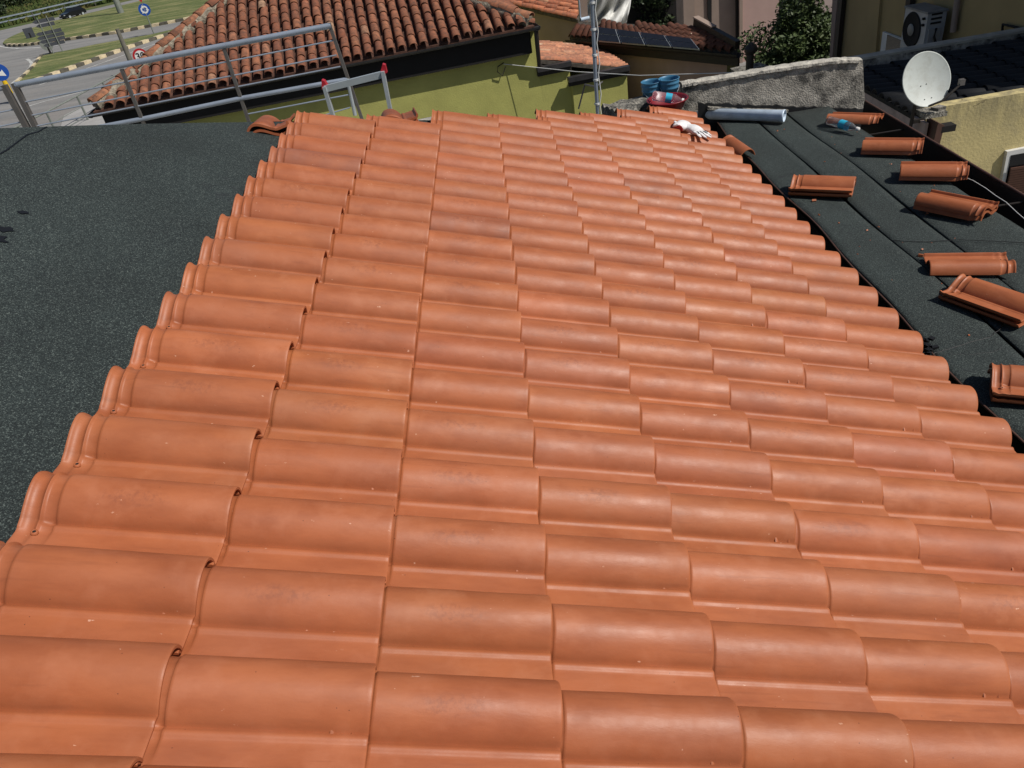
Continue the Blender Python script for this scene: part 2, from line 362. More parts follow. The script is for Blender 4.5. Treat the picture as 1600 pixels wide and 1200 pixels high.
# scatter of leaf clumps
def leaf_cloud(name, mat, c, r, n, size, parent, seed, squash=None, gaps=.0):
    q = random.Random(seed); mb = MB(); c = Vector(c); r = Vector(r)
    lobes = [(Vector((q.uniform(-.55,.55)*r.x, q.uniform(-.55,.55)*r.y, q.uniform(-.55,.6)*r.z)), q.uniform(.35,.6)) for _ in range(9)]
    for i in range(n):
        lc, lr = q.choice(lobes); d = Vector((q.gauss(0,1), q.gauss(0,1), q.gauss(0,1))).normalized()*(q.random()**.33)
        p = c + lc + Vector((d.x*r.x*lr, d.y*r.y*lr, d.z*r.z*lr)); s = size*q.uniform(.5,1.3)
        a = Vector((q.gauss(0,1), q.gauss(0,1), q.gauss(0,.7))).normalized(); b = a.cross(Vector((q.gauss(0,1),q.gauss(0,1),q.gauss(0,1)))).normalized()
        mb.add([p-a*s, p+b*s*.45, p+a*s, p-b*s*.45], [(0,1,2,3)])
    return mb.build(name, mat, parent)
bush_p = Z(10, 16, GZ)
root = empty('bush', bush_p, label='dark leafy bush at the edge of the meadow beyond the guard rail', cat='bush')
leaf_cloud('foliage', M_LEAFD, (0,1,1.6), (7,3,2.4), 5000, .22, root, 3)
MB().tube([(0,1,0),(.1,1.1,1.5)], .12).build('trunk', M_BARK, root)
bp = Z(6, 30, GZ)
root = empty('bush', bp, label='small dark shrub in the meadow near the left edge', cat='bush'); leaf_cloud('foliage', M_LEAFD, (0,0,.7), (.9,.9,.9), 500, .15, root, 5)
# tall meadow grass
q = random.Random(11); mb = MB()
for i in range(9000):
    t = q.random(); px = -30+q.random()*290; p = Z(px, 44-.235*px-q.random()**1.2*34, GZ)
    if p.y > 260: continue
    h = q.uniform(.15,.55); a = q.uniform(0, 3.14); d = Vector((math.cos(a), math.sin(a), 0))*q.uniform(.1,.3)
    mb.add([p-d, p+d, p+d*.6+Vector((q.uniform(-.2,.2),0,h)), p-d*.5+Vector((0,0,h*.8))], [(0,1,2,3)])
mb.build('tall_grass', M_MEADOW, kind='stuff', label='tall meadow grass beyond the guard rail', cat='grass')

# car
def make_car():
    A = Z(101, 31.5, GZ); B = Z(131, 23.5, GZ); d = (B-A); d.z = 0; ang = math.atan2(d.y, d.x)
    root = empty('car', (A+B)/2, ang+math.pi, label='small black car driving along the far road', cat='car'); root.scale = (.62,.62,.62)
    prof = [(-2.0,.35),(-2.02,.75),(-1.85,.95),(-1.55,1.28),(-1.1,1.45),(-.1,1.47),(.35,1.38),(.95,.98),(1.75,.83),(2.0,.62),(2.0,.33)]
    mb = MB(); secs = [(-.82,.93),(-.78,1.0),(.78,1.0),(.82,.93)]
    mb.prism([Vector((x,-.82,z if z < 1.0 else 1.0-.0)) for x, z in prof], (0,1.64,0)); mb.build('body', M_CARB, root)
    mb = MB(); lo = [(-1.8,.98),(.98,.98)]; hi = [(-1.15,1.46),(.2,1.44)]
    vs = []
    for (x, z) in lo: vs += [(x,-.8,z),(x,.8,z)]
    for (x, z) in hi: vs += [(x,-.62,z),(x,.62,z)]
    mb.add(vs, [(0,2,6,4),(1,5,7,3),(0,4,5,1),(2,3,7,6),(4,6,7,5),(0,1,3,2)]); mb.build('cabin', M_GLASSD, root)
    MB().box((-.45,0,1.47),(1.4,1.26,.04)).build('car_roof', M_CARB, root)
    for x in (-1.25,1.25):
        for s in (-1,1):
            wq = MB().tube([(x,s*.68,.32),(x,s*.86,.32)], .32, 16).build('wheel', M_TYRE, root); MB().tube([(x,s*.85,.32),(x,s*.875,.32)], .2, 12).build('rim', M_ALU, wq)
    for s in (-1,1): MB().box((1.98,s*.6,.66),(.08,.32,.14)).build('headlight', M_WHITE, root)
make_car()

def disc(c, r, n=28): return [Vector((r*math.cos(2*math.pi*k/n), 0, r*math.sin(2*math.pi*k/n)))+Vector(c) for k in range(n)]
def text_mesh(name, s, size, mat, parent, loc):
    cu = bpy.data.curves.new('t', 'FONT'); cu.body = s; cu.size = size; cu.align_x = 'CENTER'; cu.align_y = 'CENTER'; cu.extrude = .004; cu.offset = size*.018
    t = bpy.data.objects.new('t', cu); COL.objects.link(t); dg = bpy.context.evaluated_depsgraph_get()
    me = bpy.data.meshes.new_from_object(t.evaluated_get(dg)); bpy.data.objects.remove(t)
    o = bpy.data.objects.new(name, me); COL.objects.link(o); me.materials.clear(); me.materials.append(mat); o.parent = parent; o.location = loc; o.rotation_euler = (R(90),0,0); return o
def sign_root(px, depth_z, label, name='road_sign', rz=0.0):
    p = Z(px[0], px[1], GZ); return empty(name, p, rz, label=label, cat='road sign'), p
def rz_to_cam(p): v = CAM-p; return math.atan2(v.y, v.x)+math.pi/2
def height_at(p, px, py):
    n = Vector((CAM.x-p.x, CAM.y-p.y, 0)); return hit(px, py, n, p).z-p.z
# roundabout sign
root, p = sign_root((241,54), 0, 'round blue sign with white circling arrows by the far grass verge'); root.rotation_euler[2] = rz_to_cam(p)
h = height_at(p, 226, 15); sc = .40
MB().tube([(0,.03,0),(0,.03,h+.4)], .04).build('pole', M_GPOST, root)
fc = MB().prism(disc((0,0,h), sc), (0,.02,0)).build('sign_face', M_BLUE, root)
for k in range(3):
    mb = MB(); a0 = R(120*k+20); arc = [a0+R(80)*t/6 for t in range(7)]
    for a, b in zip(arc[:-1], arc[1:]):
        mb.prism([Vector((r_*math.cos(x), -.012, h+r_*math.sin(x))) for r_, x in ((.15,a),(.25,a),(.25,b),(.15,b))], (0,.01,0))
    e = arc[-1]; mb.prism([Vector((.08*math.cos(e), -.012, h+.08*math.sin(e))), Vector((.32*math.cos(e), -.012, h+.32*math.sin(e))), Vector((.22*math.cos(e+.75), -.012, h+.22*math.sin(e+.75)))], (0,.01,0))
    mb.build('arrow', M_WHITE, fc)
tri = MB().prism([Vector((-.42,0,h+1.15)), Vector((.42,0,h+1.15)), Vector((0,0,h+.45))], (0,.02,0)).build('give_way_sign', M_SIGNRED, root)
MB().prism([Vector((-.26,-.012,h+1.06)), Vector((.26,-.012,h+1.06)), Vector((0,-.012,h+.63))], (0,.01,0)).build('sign_centre', M_WHITE, tri)
# 30 sign
root, p = sign_root((239,135), 0, 'round speed limit sign with 30 in black and a red ring'); root.rotation_euler[2] = rz_to_cam(p)
h = height_at(p, 219, 88); rr = .345
MB().tube([(0,.03,0),(0,.03,h)], .035).build('pole', M_GPOST, root)
MB().prism(disc((0,0,h), rr), (0,.02,0)).build('ring', M_SIGNRED, root)
fc = MB().prism(disc((0,-.012,h), rr*.74), (0,.011,0)).build('sign_face', M_WHITE, root)
text_mesh('numeral', '30', .42, M_BLACK, fc, (0,-.018,h))
# keep right sign
root, p = sign_root((24,160), 0, 'round blue keep right sign with white arrow on a yellow bollard'); root.rotation_euler[2] = rz_to_cam(p)
h = height_at(p, 3, 112)
MB().tube([(0,.03,0),(0,.03,h)], .05).build('pole', M_GPOST, root)
MB().tube([(0,-.0,h-1.05),(0,-.0,h-.40)], .13, 12, rs=[.13,.11]).build('bollard', M_YEL, root)
fc = MB().prism(disc((0,-.1,h), .40), (0,.02,0)).build('sign_face', M_BLUE, root)
ang = R(-45); ca, sa = math.cos(ang), math.sin(ang)
ar = [(-.32,-.05),(.02,-.05),(.02,-.17),(.30,0),(.02,.17),(.02,.05),(-.32,.05)]
MB().prism([Vector((x*ca-y*sa, -.112, h+x*sa+y*ca)) for x, y in ar], (0,.01,0)).build('arrow', M_WHITE, fc)
# backs of direction signs
pA = Z(85,86,GZ); pB = Z(99,83,GZ)
root = empty('direction_sign', (pA+pB)/2, rz_to_cam(pA), label='dark backs of stacked direction boards on two thin poles', cat='road sign'); c = (pA+pB)/2
hA = height_at(c, 78, 30); half = (pB-pA).length/2
for s in (-1,1): MB().tube([(s*half,0,0),(s*half,0,hA+.25)], .035).build('pole', M_GPOST, root)
for k, (dz, wd) in enumerate([(0,.62),(-.28,.5),(-.75,.74),(-1.0,.8),(-1.25,.74),(-1.5,.6)]):
    MB().prism([Vector((-wd-.1,.05,hA+dz)), Vector((-wd+.1,.05,hA+dz+.11)), Vector((wd+.1,.05,hA+dz+.11)), Vector((wd+.1,.05,hA+dz-.11)), Vector((-wd+.1,.05,hA+dz-.11))], (0,.02,0)).build('board', M_SIGNBACK, root)
for px, top, sz, lab in [((79,83),(74,69),.40,'grey back of a round road sign on a short black post'), ((50,61),(47,51),.38,'small grey back of a square road sign on the verge')]:
    root, p = sign_root(px, 0, lab); root.rotation_euler[2] = rz_to_cam(p); h = height_at(p, *top)
    MB().tube([(0,.03,0),(0,.03,h)], .07).build('pole', M_BLACK, root)
    if 'round' in lab: MB().prism(disc((0,0,h), sz+.02), (0,.02,0)).build('sign_back', M_GPOST, root)
    else: MB().prism([Vector((-sz,0,h-sz)), Vector((sz,0,h-sz)), Vector((sz,0,h+sz)), Vector((-sz,0,h+sz))], (0,.02,0)).build('sign_back', M_SIGNBACK, root)
# lamp post (foot) and wooden pole
p = Z(190,22,GZ); root = empty('lamp_post', p, label='thick grey lamp post standing on the far verge, only its foot in view', cat='lamp post')
MB().tube([(0,0,0),(0,0,9)], .3, 14, rs=[.3,.16]).build('pole', M_GPOST, root); MB().tube([(0,0,9),(0,-.6,9.3),(0,-1.5,9.35)], .06).build('arm', M_GPOST, root)
MB().box((0,-1.8,9.33),(.25,.7,.12)).build('lamp_head', M_SIGNBACK, root)
p = Z(212,115,GZ); h = height_at(p, 184, 45); root = empty('pole', p, label='bare weathered pole beside the speed limit sign', cat='pole')
MB().tube([(0,0,0),(0,0,h)], .13, 10, rs=[.15,.10]).build('shaft', simple('weathered_wood', (.16,.15,.12), .9), root)

# grey garden railing far below
fz = GZ+1.0
rl = [Z(x, y, fz) for x, y in [(200,107),(187,114),(160,128),(120,150),(72,175),(28,197),(0,210)]]
root = empty('garden_railing', (rl[0].x, rl[0].y, GZ), label='pale grey garden railing slanting down beside the road', cat='railing'); O = root.location
for dz, r_ in ((0,.035),(-.45,.015),(-.85,.015)):
    mb = MB(); mb.tube([p-O+Vector((0,0,dz)) for p in rl], r_); mb.build('rail', M_GPOST, root)
for p in rl[1:-1]: MB().beam(p-O, p-O-Vector((0,0,1)), .07, .07, (1,0,0)).build('post', M_GPOST, root)

# ------------------------------------------------------------------ coppo roof helper
def coppo_mesh(L=.42, r0_=.092, r1_=.078, n=8, t=.014):
    vs = []; fs = []
    for x, r_ in ((0, r0_), (L, r1_)):
        for rr2 in (r_, r_-t):
            for k in range(n+1):
                a = math.pi*k/n; vs.append((x, -math.cos(a)*rr2, math.sin(a)*rr2*.86))
    m = n+1
    for k in range(n):
        fs.append((k, k+1, 2*m+k+1, 2*m+k)); fs.append((m+k+1, m+k, 3*m+k, 3*m+k+1)); fs.append((k+1, k, m+k, m+k+1))
    me = bpy.data.meshes.new('coppo'); me.from_pydata(vs, [], fs); me.update()
    me.polygons.foreach_set('use_smooth', [True]*len(me.polygons)); me.materials.append(M_COPPO)
    return me
COPPO = coppo_mesh(); CAPM = coppo_mesh(.46, .12, .10, 8, .016)
def frame(xdir, zdir):
    x = Vector(xdir).normalized(); z = Vector(zdir).normalized(); y = z.cross(x).normalized(); z = x.cross(y); return Matrix((x,y,z)).transposed().to_4x4()
def put(me, name, parent, pos, rot, q=None, jit=.0):
    o = bpy.data.objects.new(name, me); COL.objects.link(o); o.parent = parent
    M = rot.copy()
    if q and jit: M = M @ Matrix.Rotation(q.gauss(0,jit),4,'Z') @ Matrix.Rotation(q.gauss(0,jit*.6),4,'Y')
    M.translation = pos; o.matrix_local = M; return o
def coppi(parent, origin, u, s, n, ncol, nrow, inside, sp=.235, ex=.335, maxn=300, seed=1, color=None, tilt=.045):
    """rows of half-round tiles: u along the eave, s up the slope, n normal; parts first, the rest joined"""
    q = random.Random(seed); rot = frame(s, n) @ Matrix.Rotation(tilt, 4, 'Y'); rest = []; cnt = 0; O = parent.location
    for j in range(nrow):
        for i in range(ncol):
            a, b = (i+.5)*sp, j*ex
            if not inside(a, b+.1): continue
            pos = origin + u*a + s*b + n*(.05+q.uniform(-.004,.006)) + u*q.gauss(0,.006) + s*q.gauss(0,.01) - O
            if cnt < maxn:
                o = put(COPPO, 'roof_tile', parent, pos, rot, q, .02); cnt += 1
                if color: o.color = (*color, 1)
            else: rest.append(pos)
    if rest:
        mb = MB(); vs = [v.co.copy() for v in COPPO.vertices]; fs = [tuple(p.vertices) for p in COPPO.polygons]; R3 = rot.to_3x3()
        for p in rest: mb.add([R3 @ v + p for v in vs], fs, True)
        mb.build('roof_tiles', M_COPPO, parent, kind='stuff')

# ------------------------------------------------------------------ green house
C0 = Vector((-7.36, 15.08, -2.0)); C1 = Vector((1.87, 16.36, -2.0)); U = (C1-C0).normalized(); N = Vector((-U.y, U.x, 0)); LEN = (C1-C0).length
PT = R(24); SL = (N*math.cos(PT)+Vector((0,0,math.sin(PT)))); NM = (Vector((0,0,math.cos(PT)))-N*math.sin(PT))
house = empty('green_house', (C0.x, C0.y, GZ), label='green plastered house with hipped roof of old terracotta tiles', cat='house'); HO = house.location
def hp(a, b, z): return C0+U*a+N*b+Vector((0,0,z))-HO      # a along eave, b back, z above eave level
D = 7.0
mb = MB(); mb.prism([hp(.45,.26,-.12), hp(LEN+.03,.26,-.12), hp(LEN+.03,D+.5,-.12), hp(.45,D+.5,-.12)], (0,0,GZ+2.0+.12)); mb.build('wall', M_GREENW, house)
rise = D/2*math.tan(PT)
e0, e1, e2, e3 = hp(0,0,0), hp(LEN,0,0), hp(LEN,D,0), hp(0,D,0); k0, k1 = hp(D/2,D/2,rise), hp(LEN-D/2,D/2,rise)
mb = MB(); dn = Vector((0,0,-.09)); vs = [e0,e1,e2,e3,k0,k1]; vs = vs+[v+dn for v in vs]
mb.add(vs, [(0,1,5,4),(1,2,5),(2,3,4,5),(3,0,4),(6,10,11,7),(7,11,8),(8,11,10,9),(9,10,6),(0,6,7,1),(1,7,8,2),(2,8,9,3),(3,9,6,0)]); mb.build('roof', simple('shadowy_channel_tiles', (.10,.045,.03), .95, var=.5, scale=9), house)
mb = MB()
for (a, b) in (((.12,.12),(LEN-.12,.12)), ((LEN-.12,.12),(LEN-.12,D-.12)), ((.12,.12),(.12,D-.12))):
    mb.beam(hp(*a,-.32), hp(*b,-.32), .06, .46)
mb.build('fascia', M_BLACK, house)
mb = MB(); mb.prism([hp(.12,.15,-.5), hp(LEN-.15,.15,-.5), hp(LEN-.15,.27,-.5), hp(.12,.27,-.5)], (0,0,.03)); mb.build('soffit', M_BLACK, house)
def gutter_mb(a, b, r_=.075, side=1):
    mb = MB(); d = (b-a).normalized(); w_ = Vector((-d.y, d.x, 0)); n = 7; vs = []
    for p in (a, b):
        for k in range(n+1):
            t = math.pi*k/n; vs.append(p + w_*math.cos(t)*r_ - Vector((0,0,1))*math.sin(t)*r_)
        for k in range(n+1):
            t = math.pi*(n-k)/n; vs.append(p + w_*math.cos(t)*(r_-.006) - Vector((0,0,1))*math.sin(t)*(r_-.006))
    m = 2*(n+1); mb.add(vs, [(i,(i+1)%m,m+(i+1)%m,m+i) for i in range(m)]+[tuple(range(m)), tuple(range(m,2*m))]); return mb
gutter_mb(hp(-.1,-.04,-.02), hp(LEN+.1,-.04,-.02)).build('gutter', M_GUT, house)
gutter_mb(hp(LEN+.04,-.1,-.02), hp(LEN+.04,D,-.02)).build('gutter', M_GUT, house)
gutter_mb(hp(-.04,-.1,-.02), hp(-.04,D,-.02)).build('gutter', M_GUT, house)
dp = MB().tube([hp(LEN+.02,-.02,-.08), hp(LEN+.02,.02,-.4), hp(LEN+.04,.18,-.85), hp(LEN+.25,.20,-.98)], .05, 10).build('downpipe', M_DBROWN, house)
run = D/2/math.cos(PT)
coppi(house, C0+NM*.02, U, SL, NM, 40, 13, lambda a, b: b*math.cos(PT) < min(a, LEN-a)-.10 and b < run, seed=4)
# right slope and left slope coverage, joined
def slope_stuff(origin, u, s, n, L, seed):
    q = random.Random(seed); mb = MB(); rot = (frame(s, n) @ Matrix.Rotation(.045,4,'Y')).to_3x3(); vs = [v.co.copy() for v in COPPO.vertices]; fs = [tuple(p.vertices) for p in COPPO.polygons]
    for j in range(12):
        for i in range(int(L/.235)):
            a, b = (i+.5)*.235, j*.335
            if b*math.cos(PT) < min(a, L-a)-.1 and b < run: mb.add([rot @ v + (origin+u*a+s*b+n*.05-HO) for v in vs], fs, True)
    mb.build('roof_tiles', M_COPPO, house, kind='stuff')
W1 = -U; slope_stuff(C1, N, (W1*math.cos(PT)+Vector((0,0,math.sin(PT)))), (Vector((0,0,math.cos(PT)))-W1*math.sin(PT)), D, 5)
slope_stuff(C0+N*D, -N, (U*math.cos(PT)+Vector((0,0,math.sin(PT)))), (Vector((0,0,math.cos(PT)))-U*math.sin(PT)), D, 6)
# hips with mortar bed and cap tiles
q = random.Random(8)
for st, dr in ((hp(0,0,0), (U+N)), (hp(LEN,0,0), (-U+N))):
    d3 = dr + Vector((0,0,math.tan(PT))); L = d3.length*D/2; d3.normalize(); nrm = Vector((0,0,1))
    pts = [st + d3*(.1+L*i/24) + Vector((q.gauss(0,.012), q.gauss(0,.012), .05+q.gauss(0,.01))) for i in range(24)]
    MB().tube(pts, .15, 9, rs=[.15+q.uniform(-.03,.035) for _ in pts]).build('mortar', M_MORTAR, house)
    rot = frame(d3, nrm) @ Matrix.Rotation(.03,4,'Y')
    for i in range(int(L/.4)):
        o = put(CAPM, 'ridge_tile', house, st + d3*(.05+i*.4) + Vector((0,0,.15)), rot, q, .03); o.color = (1.25,1.35,1.35,1)
put(CAPM, 'ridge_tile', house, hp(D/2-.1,D/2,rise+.12), frame(U, (0,0,1)), q, .02)

# annex to the right with stepped verges
annex = empty('green_annex', (C1.x, C1.y, GZ), label='lower green annex with orange tiled lean-to roof and two stepped dark verges', cat='building'); AO = annex.location
a0_ = LEN+.03; 
def wpx(px, py, off=.26): return hit(px, py, N, C0+N*off)
aMid = (wpx(889,100)-C0).dot(U); aEnd = (wpx(977,120)-C0).dot(U)
z1 = wpx(870,104).z; z2 = wpx(935,114).z
bk = 2.6
mb = MB(); P = lambda a, b, z: C0+U*a+N*b+Vector((0,0,z+2.0))-AO
mb.prism([P(a0_,.26,z1), P(aMid,.26,z1), P(aMid,.26+bk,z1), P(a0_,.26+bk,z1)], (0,0,GZ-z1)); mb.build('wall', M_GREENW, annex)
mb = MB(); mb.prism([P(aMid,.13,z2), P(aEnd,.13,z2), P(aEnd,.26+bk,z2), P(aMid,.26+bk,z2)], (0,0,GZ-z2)); mb.build('wall', M_GREENW, annex)
# roof: falls to the right, courses run along it
zl = z1+.12; fall = (z1-z2)/((aMid+aEnd)/2-(a0_+aMid)/2)*.9; ang = math.atan(fall); sdir = -(U*math.cos(ang)-Vector((0,0,math.sin(ang)))); nrm = (Vector((0,0,math.cos(ang)))+U*math.sin(ang))
q = random.Random(3); A0 = C0+U*(a0_+.05)+Vector((0,0,zl+2.0+.10)); nr = 12; Ltot = (aEnd-a0_)/math.cos(ang)
mb = MB(); mb.prism([A0-AO+N*.26-U*.04, A0-AO-sdir*(Ltot)+N*.26, A0-AO-sdir*Ltot+N*(.5+bk), A0-AO+N*(.5+bk)-U*.04], (0,0,-.08)); mb.build('roof', M_COPD, annex)
rot = frame(sdir, nrm) @ Matrix.Rotation(.05,4,'Y')
for r_ in range(nr):
    y = .38+r_*.205
    for i in range(int(Ltot/.33)+1):
        d = Ltot-.0-i*.33
        if d < .30: continue
        o = put(COPPO, 'roof_tile', annex, A0-sdir*(d+.03)+N*(y+q.gauss(0,.006))+nrm*.02-AO, rot, q, .03); c = q.uniform(.95,1.25); o.color = (1.55*c,1.75*c,1.85*c,1)
for a, b, z, y in ((a0_-.05, aMid+.03, z1, .20), (aMid-.10, aEnd+.04, z2, .07)):
    mb = MB(); mb.beam(P(a,y,z+.03), P(b,y,z+.03), .16, .10); mb.build('verge', M_GUT, annex)
    mb = MB(); mb.beam(P(a,y+.02,z-.075), P(b,y+.02,z-.075), .10, .08); mb.build('verge_board', M_DBROWN, annex)
# wall hook and washing line
hk = wpx(787,100); root = empty('washing_line', hk, label='thin white washing line stretched from a hook in the green wall', cat='washing line')
ln = [hk + Vector((0,0,0)), wpx(900,112,-.5), Yp(1000,118,14), Yp(1200,112,12), Yp(1420,103,10.2), Yp(1500,92,9.8)]
MB().tube([p-hk for p in ln], .008, 5).build('cord', M_WHITE, root)
MB().tube([wpx(787,98)-hk, wpx(778,104,.16)-hk, wpx(777,112,.18)-hk, wpx(785,118,.2)-hk, wpx(790,104,.18)-hk], .012, 6).build('hook', M_DBROWN, root)

# ------------------------------------------------------------------ buildings behind
def wall_on(name, mat, parent, pxs, P0, nrm, thick, O, zbot=None):
    """an outline on the vertical plane through P0, given its thickness backwards"""
    pts = [hit(x, y, nrm, P0) for x, y in pxs]; mb = MB(); mb.prism([p-O for p in pts], -Vector(nrm).normalized()*thick); return mb.build(name, mat, parent)
# solar building
EA = Vector((3.27,19.37,-3.0)); EB = Vector((6.05,15.50,-3.0)); ED = (EB-EA).normalized(); EN = Vector((ED.y,-ED.x,0)); EN = EN if EN.dot(CAM-EA) > 0 else -EN; EBk = -EN
sol = empty('solar_house', (EA.x, EA.y, GZ), label='low brown building with a row of solar panels on its roof', cat='building'); SO = sol.location
Q0, Q1, Q2, Q3 = EA.copy(), Z(1152,80,-3.0), Z(1087,43,-2.72), Z(905,33,-2.72); Q0 = Z(890,58,-3.0)
EM = (Q1-Q0).cross(Q3-Q0).normalized(); EM = EM if EM.z > 0 else -EM; ED = (Q1-Q0).normalized(); EN = Vector((ED.y,-ED.x,0)).normalized(); EN = EN if EN.dot(CAM-Q0) > 0 else -EN
ES = ((Q2+Q3)/2-(Q0+Q1)/2).normalized(); qq = [Q0-EN*.22, Q1-EN*.22-ED*.1, Q2+ED*-.1, Q3]
MB().prism([Vector((p.x,p.y,-3.13))-SO for p in qq], (0,0,GZ+3.13)).build('wall', M_BROWNW, sol)
MB().prism([p-SO for p in (Q0,Q1,Q2,Q3)], (0,0,-.12)).build('roof', M_COPD, sol)
gutter_mb(Q0-SO+EN*.07+Vector((0,0,-.03)), Q1-SO+EN*.07+ED*.1+Vector((0,0,-.03)), .09).build('gutter', M_DBROWN, sol)
MB().beam(Q0-SO-EN*.05+Vector((0,0,-.2)), Q1-SO-EN*.05+Vector((0,0,-.2)), .05, .22).build('fascia', M_DBROWN, sol)
def on_solar(px, py, h=.14): return hit(px, py, EM, Q0+EM*h)
tl, tr, bl, br = on_solar(928,41), on_solar(1080,60), on_solar(934,64), on_solar(1094,77)
for i in range(4):
    for j in range(2):
        def bp_(s, t): return tl.lerp(tr, s).lerp(bl.lerp(br, s), t)
        g = .006; gt = .022
        qd = [bp_(i/4+g, j/2+gt), bp_((i+1)/4-g, j/2+gt), bp_((i+1)/4-g, (j+1)/2-gt), bp_(i/4+g, (j+1)/2-gt)]
        fr = MB().prism([p-SO for p in qd], EM*-.04).build('solar_panel', M_ALU, sol)
        cc = sum(qd, Vector())/4; inn = [cc+(p-cc)*.955 for p in qd]
        MB().prism([p-SO+EM*.004 for p in inn], EM*.006).build('cells', M_PANEL, fr)
q = random.Random(9); rot = frame(ES, EM) @ Matrix.Rotation(.05,4,'Y')
mb = MB(); vs = [v.co.copy() for v in COPPO.vertices]; fs = [tuple(p.vertices) for p in COPPO.polygons]; R3 = rot.to_3x3()
Lx = (Q1-Q0).length; nI = int(Lx/.22)
for i in range(nI):
    t = (i+.5)/nI; a_, b_ = Q0.lerp(Q1, t), Q3.lerp(Q2, t); sl_ = (b_-a_).normalized(); R4 = (frame(sl_, EM) @ Matrix.Rotation(.05,4,'Y')).to_3x3()
    for j in range(int((b_-a_).length/.34)): mb.add([R4 @ v + a_-SO+sl_*(j*.34-.03)+EM*.04 for v in vs], fs, True)
mb.build('roof_tiles', M_COPPO, sol, kind='stuff').color = (.42,.38,.38,1)
wl = Q2+Vector((0,0,.12)); wr = Q1+Vector((0,0,.12))
MB().beam(wl-SO, wr-SO, .12, .16).build('parapet', M_DBROWN, sol); MB().beam(wl-SO+Vector((0,0,.10)), wl.lerp(wr,.45)-SO+Vector((0,0,.10)), .14, .03).build('coping', M_TAUPE, sol)
wall_on('doorway', M_GLASSD, sol, [(1137,96),(1150,97),(1150,140),(1133,140)], Q0-EN*.2, EN, .02, SO)
# far taupe building with orange roof, pillar and flue
FA = Yp(835,60,22.5); fn = Vector((-.45,-.89,0)).normalized()
fb = empty('taupe_house', (FA.x, FA.y, GZ), label='grey brown building with a weathered orange tile roof behind the annex', cat='building'); FO = fb.location
pts = [hit(x, y, fn, FA) for x, y in [(800,3),(826,9),(903,27),(918,62),(905,92),(835,72),(800,60)]]; zz = [p for p in pts]
MB().prism([p-FO for p in pts], -fn*.25).build('wall', M_TAUPE, fb)
tA = hit(800,3,fn,FA); tB = hit(905,27,fn,FA); td = (tB-tA); 
up_ = (-fn*math.cos(R(18))+Vector((0,0,math.sin(R(18))))); tn = td.normalized().cross(up_).normalized(); tn = tn if tn.z > 0 else -tn
MB().prism([tA-FO-td*.02+up_*-.12, tB-FO+up_*-.12, tB-FO+up_*3.4, tA-FO-td*.6+up_*3.4], tn*-.1).build('roof', M_COPD, fb)
q = random.Random(12); rot = frame(-td.normalized(), tn) @ Matrix.Rotation(.05,4,'Y'); tdn = td.normalized()
for r_ in range(15):
    for i in range(9):
        d = td.length-.02-i*.34
        if d < -.8: continue
        o = put(COPPO, 'roof_tile', fb, tA+tdn*d+up_*(r_*.21-.05)+tn*.03-FO, rot, q, .03); c = q.uniform(.9,1.3); o.color = (1.5*c,1.4*c,1.3*c,1)
pl = empty('chimney_stack', Z(912,62,-3.2), label='square taupe pillar with grey flashing between the tile roof and the white sheet', cat='chimney'); PO = pl.location
y_ = PO.y
MB().prism([Yp(x, yy, y_)-PO for x, yy in [(903,-14),(917,-14),(920,62),(909,64)]], (0,.14,0)).build('shaft', M_TAUPE, pl)
MB().tube([Yp(908,31,y_-.1)-PO, Yp(921,28,y_-.1)-PO], .05).build('flashing', M_GALV, pl)
MB().tube([Yp(904,-5,y_-.05)-PO, Yp(909,62,y_-.05)-PO], .03).build('downpipe', M_STEEL, pl)
# white sheet
sp_ = Yp(950,30,24.5); root = empty('tarpaulin', sp_, label='crumpled white tarpaulin hanging in folds behind the solar roof', cat='tarpaulin')
mb = MB(); nx, nz = 40, 26; vs = []
for j in range(nz+1):
    for i in range(nx+1):
        s, t = i/nx, j/nz; px = 913+(70-6*t)*s + 6*math.sin(t*3); py = -35+70*t + 3*math.sin(s*9) * (t > .9)
        dpt = .30*math.sin(s*9+5*t*t+1.2*math.sin(s*5)) + .15*math.sin(s*23+t*7); vs.append(Yp(px, py, 24.5+dpt*1.2)-sp_)
fs = [(j*(nx+1)+i, j*(nx+1)+i+1, (j+1)*(nx+1)+i+1, (j+1)*(nx+1)+i) for j in range(nz) for i in range(nx)]
mb.add(vs, fs, True); o = mb.build('sheet', M_SHEET, root); sd = o.modifiers.new('thickness', 'SOLIDIFY'); sd.thickness = .02
# dark tree behind
tp = Z(1025,50,GZ); root = empty('tree', (tp.x, tp.y-2.0, GZ), label='dark shaded tree standing behind the solar roof', cat='tree'); 
tc_ = hit(1022, 8, Vector((0,1,0)), (0,tp.y-2.0,0))-root.location
leaf_cloud('crown', M_LEAFD, tc_, (1.9,1.2,1.7), 6500, .10, root, 21); MB().tube([(tc_.x,0,0),(tc_.x+.1,0,tc_.z*.5),(tc_.x,0,tc_.z)], .15, rs=[.2,.15,.08]).build('trunk', M_BARK, root)
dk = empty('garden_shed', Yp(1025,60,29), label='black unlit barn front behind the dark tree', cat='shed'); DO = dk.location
MB().prism([Yp(x, y, 29)-DO for x, y in [(975,-60),(1085,-60),(1085,70),(975,70)]], (0,2,0)).build('wall', M_BLACK, dk)
